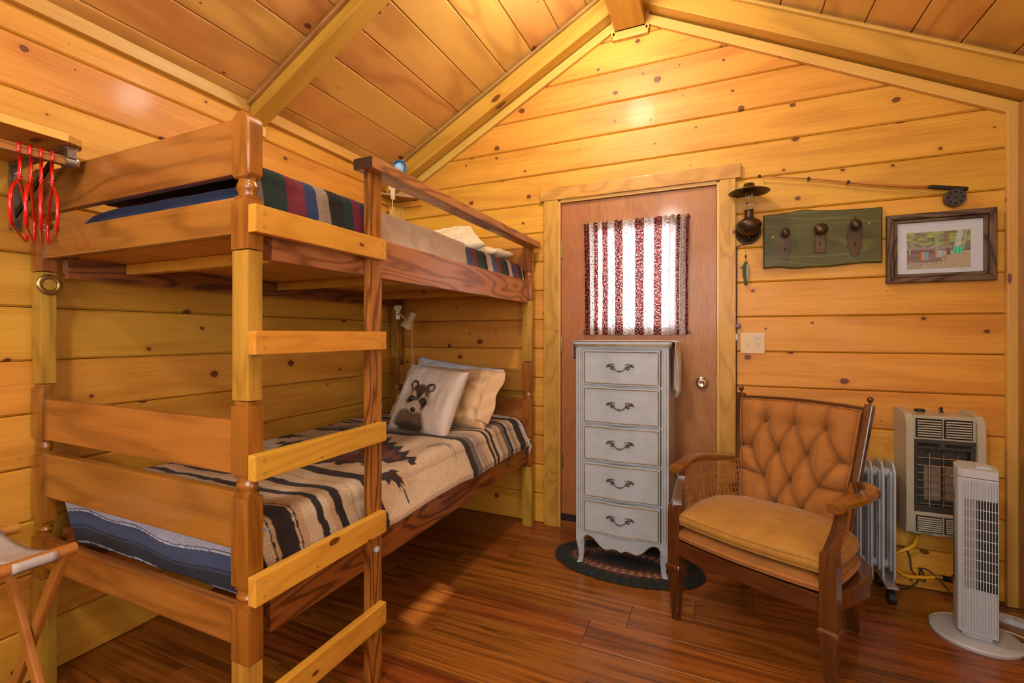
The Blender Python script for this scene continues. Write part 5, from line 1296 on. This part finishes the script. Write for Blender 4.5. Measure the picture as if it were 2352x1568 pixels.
# green board with door knobs
gb = thing('knob_board', 'live-edge board stained green with three antique door knobs', 'coat rack', (.484, D-.012, 1.74))
nb = 24; tp = []; bt_ = []
for i in range(nb+1):
    f = i/nb; x = .223+.523*f
    tp.append((x, 1.885+.006*math.sin(f*5)+.008*math.exp(-((f-.35)/.08)**2)-.004*ss(.4, .6, f))); bt_.append((x, 1.597-.010*math.exp(-((f-.28)/.1)**2)+.005*math.sin(f*9)))
Mg = Matrix.Translation((.484, D-.024, 1.74)); MB().prism([(x-.484, z-1.74) for x, z in bt_+tp[::-1]], 0, .022, Mg, bev=.006).put('board', M_GREENB, gb)
def knobplate(cx, zt, zb, w_, style, lab):
    t = thing('door_knob_plate', None, None); 
for i, (cx, zt, zb, hw, kz, kr) in enumerate(((.3245, 1.817, 1.637, .029, 1.775, .021), (.4825, 1.812, 1.662, .026, 1.782, .030), (.632, 1.832, 1.632, .034, 1.788, .023))):
    cz = (zt+zb)/2; hh = (zt-zb)/2; yb = D-.024
    if i == 1: poly = [(-hw, -hh), (hw, -hh), (hw, hh-.006), (hw-.008, hh-.006), (hw-.01, hh), (-hw+.01, hh), (-hw+.008, hh-.006), (-hw, hh-.006)]
    else:
        e = .004 if i == 2 else .0012
        poly = [((hw+e*math.cos(a*PI/2.0))*math.cos(2*PI*a/48), (hh+e*math.cos(a*PI/2.0))*math.sin(2*PI*a/48)) for a in range(48)]
    Mp = Matrix.Translation((cx, yb, cz))
    pt = MB().prism(poly, -.003, 0, Mp).put('escutcheon', M_BRONZE, gb, label=('oval beaded escutcheon', 'rectangular escutcheon', 'ornate oval escutcheon')[i])
    rim = inset(poly, .003) if i == 1 else [(x*.88, z*.93) for x, z in poly]
    MB().tube([Mp @ Vector((x, -.004, z)) for x, z in rim+[rim[0]]], .0016, 5, False).put('rim_bead', M_ANT, pt)
    Mk = frame_m((cx, yb, kz), (1, 0, 0), (0, 0, 1), (0, -1, 0))
    MB().lathe([(.012, .003), (.010, .006), (.008, .020), (.012, .026), (kr*.85, .030), (kr, .038), (kr*.95, .044), (kr*.6, .050), (0, .052)], 28, Mk, .92 if i != 1 else 1, 1.12 if i != 1 else .92).put('knob', M_BRONZE, pt, smooth=True)
    kz2 = cz-hh*.38
    MB().lathe([(0, 0), (.0036, 0), (.0036, .0008), (0, .0008)], 12, frame_m((cx, yb-.0031, kz2+.005), (1, 0, 0), (0, 0, 1), (0, -1, 0))).box(cx-.0016, cx+.0016, yb-.0039, yb-.0031, kz2-.008, kz2+.004).put('keyhole', M_DARK, pt)
for x, z in ((.268, 1.765), (.692, 1.80)): MB().lathe([(0, .002), (.004, .0015), (.0045, 0)], 10, frame_m((x, D-.024, z), (1, 0, 0), (0, 0, 1), (0, -1, 0))).put('screw', M_BRASS, gb)
# framed picture
pf = thing('picture_frame', 'barn-wood framed print of old wagons under trees', 'picture', (.968, D-.015, 1.66))
FA, FB, FZ0, FZ1 = .763, 1.170, 1.492, 1.826
def mitre(x0, x1, z0, z1, w_, y0, y1, mat, nm):
    for k in range(4):
        if k == 0: pts = [(x0, z0), (x1, z0), (x1-w_, z0+w_), (x0+w_, z0+w_)]
        elif k == 1: pts = [(x0, z1), (x0+w_, z1-w_), (x1-w_, z1-w_), (x1, z1)]
        elif k == 2: pts = [(x0, z0), (x0+w_, z0+w_), (x0+w_, z1-w_), (x0, z1)]
        else: pts = [(x1, z0), (x1, z1), (x1-w_, z1-w_), (x1-w_, z0+w_)]
        cx = sum(p[0] for p in pts)/4; cz = sum(p[1] for p in pts)/4
        R = Matrix() if k < 2 else ROT['z']; O = Matrix.Translation((cx, 0, cz)) @ R; Oi = O.inverted()
        m = MB(); m.prism(pts, y0, y1, bev=.003); m.v = [tuple(Oi @ Vector(v)) for v in m.v]; m.put(nm, mat, pf, O)
mitre(FA, FB, FZ0, FZ1, .026, D-.032, D-.002, M_BARN, 'frame_side'); mitre(FA+.027, FB-.027, FZ0+.027, FZ1-.027, .016, D-.024, D-.004, M_GREENB if False else M_BARN, 'inner_frame_side')
MB().box(FA+.04, FB-.04, D-.012, D-.004, FZ0+.04, FZ1-.04).put('mat_board', plain('pale_mat_board', 'dcdfea', .7), pf)
PX0, PX1, PZ0, PZ1 = .845, 1.083, 1.557, 1.735
def scene_print(u, v):
    n1 = nz(u*30, v*30)*.5+.5; n2_ = nz(u*9+3, v*14)*.5+.5
    c = mixc(lin('1c2014'), lin('848c70'), n1)
    if v > .6 and n2_ > .5-.4*(v-.6): c = mixc(c, lin('a8bc4c'), .75*min(1, (n2_-.3)*2))
    for tx, tw, lean, cc in ((.08, .035, .06, '8a8070'), (.28, .03, .10, '84786a'), (.62, .045, .05, '74604c'), (.80, .05, .12, 'b8c4cc'), (.90, .02, .10, '9c9c9c'), (.48, .03, .0, '8c9884')):
        if abs(u-tx-lean*(v-.6)) < tw and v > .48: c = mixc(lin(cc), c, .3+.2*n1)
    gy = .40-.05*u
    if v < gy+.1: 
        c = mixc(lin('b0a48c'), lin('8c7c5c'), n1)
        if u < .5+.4*(gy-v) and v > .18: c = mixc(lin('5a3c30'), lin('8a7466'), n1)
    if .42 < v < .54 and u < .42 : c = mixc(lin('6a3a3c'), c, .25)
    if .52 < v < .60 and u < .72: c = mixc(lin('a89ca0'), lin('5c4440'), n1)
    if .24 < v < .46 and .23 < u < .28: c = lin('c87840')
    if .24 < v < .46 and .28 < u < .35: c = lin('6890b0')
    if .30 < v < .50 and .46 < u < .50: c = lin('c87c48')
    if .30 < v < .50 and .50 < u < .55: c = lin('88acd0')
    if .36 < v < .54 and .63 < u < .69: c = lin('54424c')
    if .38 < v < .56 and .74 < u < .87: c = lin('3cc89c') if zig(u, 15) > .2 else lin('2a8c70')
    if .40 < v < .56 and .04 < u < .06: c = lin('70c488')
    for wx, wz, r_ in ((.13, .11, .11), (.02, .15, .09), (.38, .20, .09), (.44, .22, .08), (.60, .28, .06)):
        dx, dz = (u-wx)*1.34, v-wz; d = math.hypot(dx, dz)
        if abs(d-r_*1.1) < .008: c = lin('8c7c78')
        elif d < r_*1.1 and abs(math.sin(math.atan2(dz, dx)*4)) < .12/(max(d, .02)*10): c = lin('7c6a62')
    return tuple(min(1, x*1.45) for x in c)
MB().grid(lambda u, v: Vector((PX0+(PX1-PX0)*u, D-.0125, PZ0+(PZ1-PZ0)*v)), 210, 160, scene_print).put('print', M_PRINT, pf)
sg_ = catmull([(1.03, D-.0128, 1.549), (1.037, D-.0128, 1.553), (1.043, D-.0128, 1.547), (1.05, D-.0128, 1.552), (1.057, D-.0128, 1.548), (1.066, D-.0128, 1.551), (1.075, D-.0128, 1.549)], 4)
MB().tube(sg_, .0005, 4).put('signature', M_GREYPL, pf)
MB().box(FA+.04, FB-.04, D-.0165, D-.0155, FZ0+.04, FZ1-.04).put('glass', M_GLASS, pf)
# light switch, small purple knob
sw = thing('light_switch', 'ivory double light switch plate with small paper label beside the door casing', 'switch', (.172, D, 1.193))
MB().box(.113, .231, D-.006, D, 1.136, 1.252, .003).put('cover_plate', plain('ivory_plate', 'd6bc90', .4), sw)
for x in (.148, .195):
    MB().box(x-.005, x+.005, D-.0065, D-.0055, 1.182, 1.206, .0005).put('toggle_slot', M_CREAM, sw)
    MB().box(x-.003, x+.003, D-.015, D-.006, 1.188, 1.200, .0015).put('toggle', M_IVORY, sw)
MB().box(.178, .212, D-.0068, D-.006, 1.212, 1.224).put('paper_label', M_WHITEP, sw)
kn = MB().lathe([(.010, 0), (.012, .004), (.016, .012), (.014, .020), (.006, .024), (0, .024)], 9, Matrix.Translation((.100, D-.001, 1.288)) @ Matrix.Rotation(PI/2, 4, 'X')).put('purple_wall_knob', plain('knob_purple', '7c5a64', .35, nz=.5), None, origin=(.1, D, 1.288))
tag(kn, 'small faceted purple knob fixed to the wall above the light switch', 'ornament')
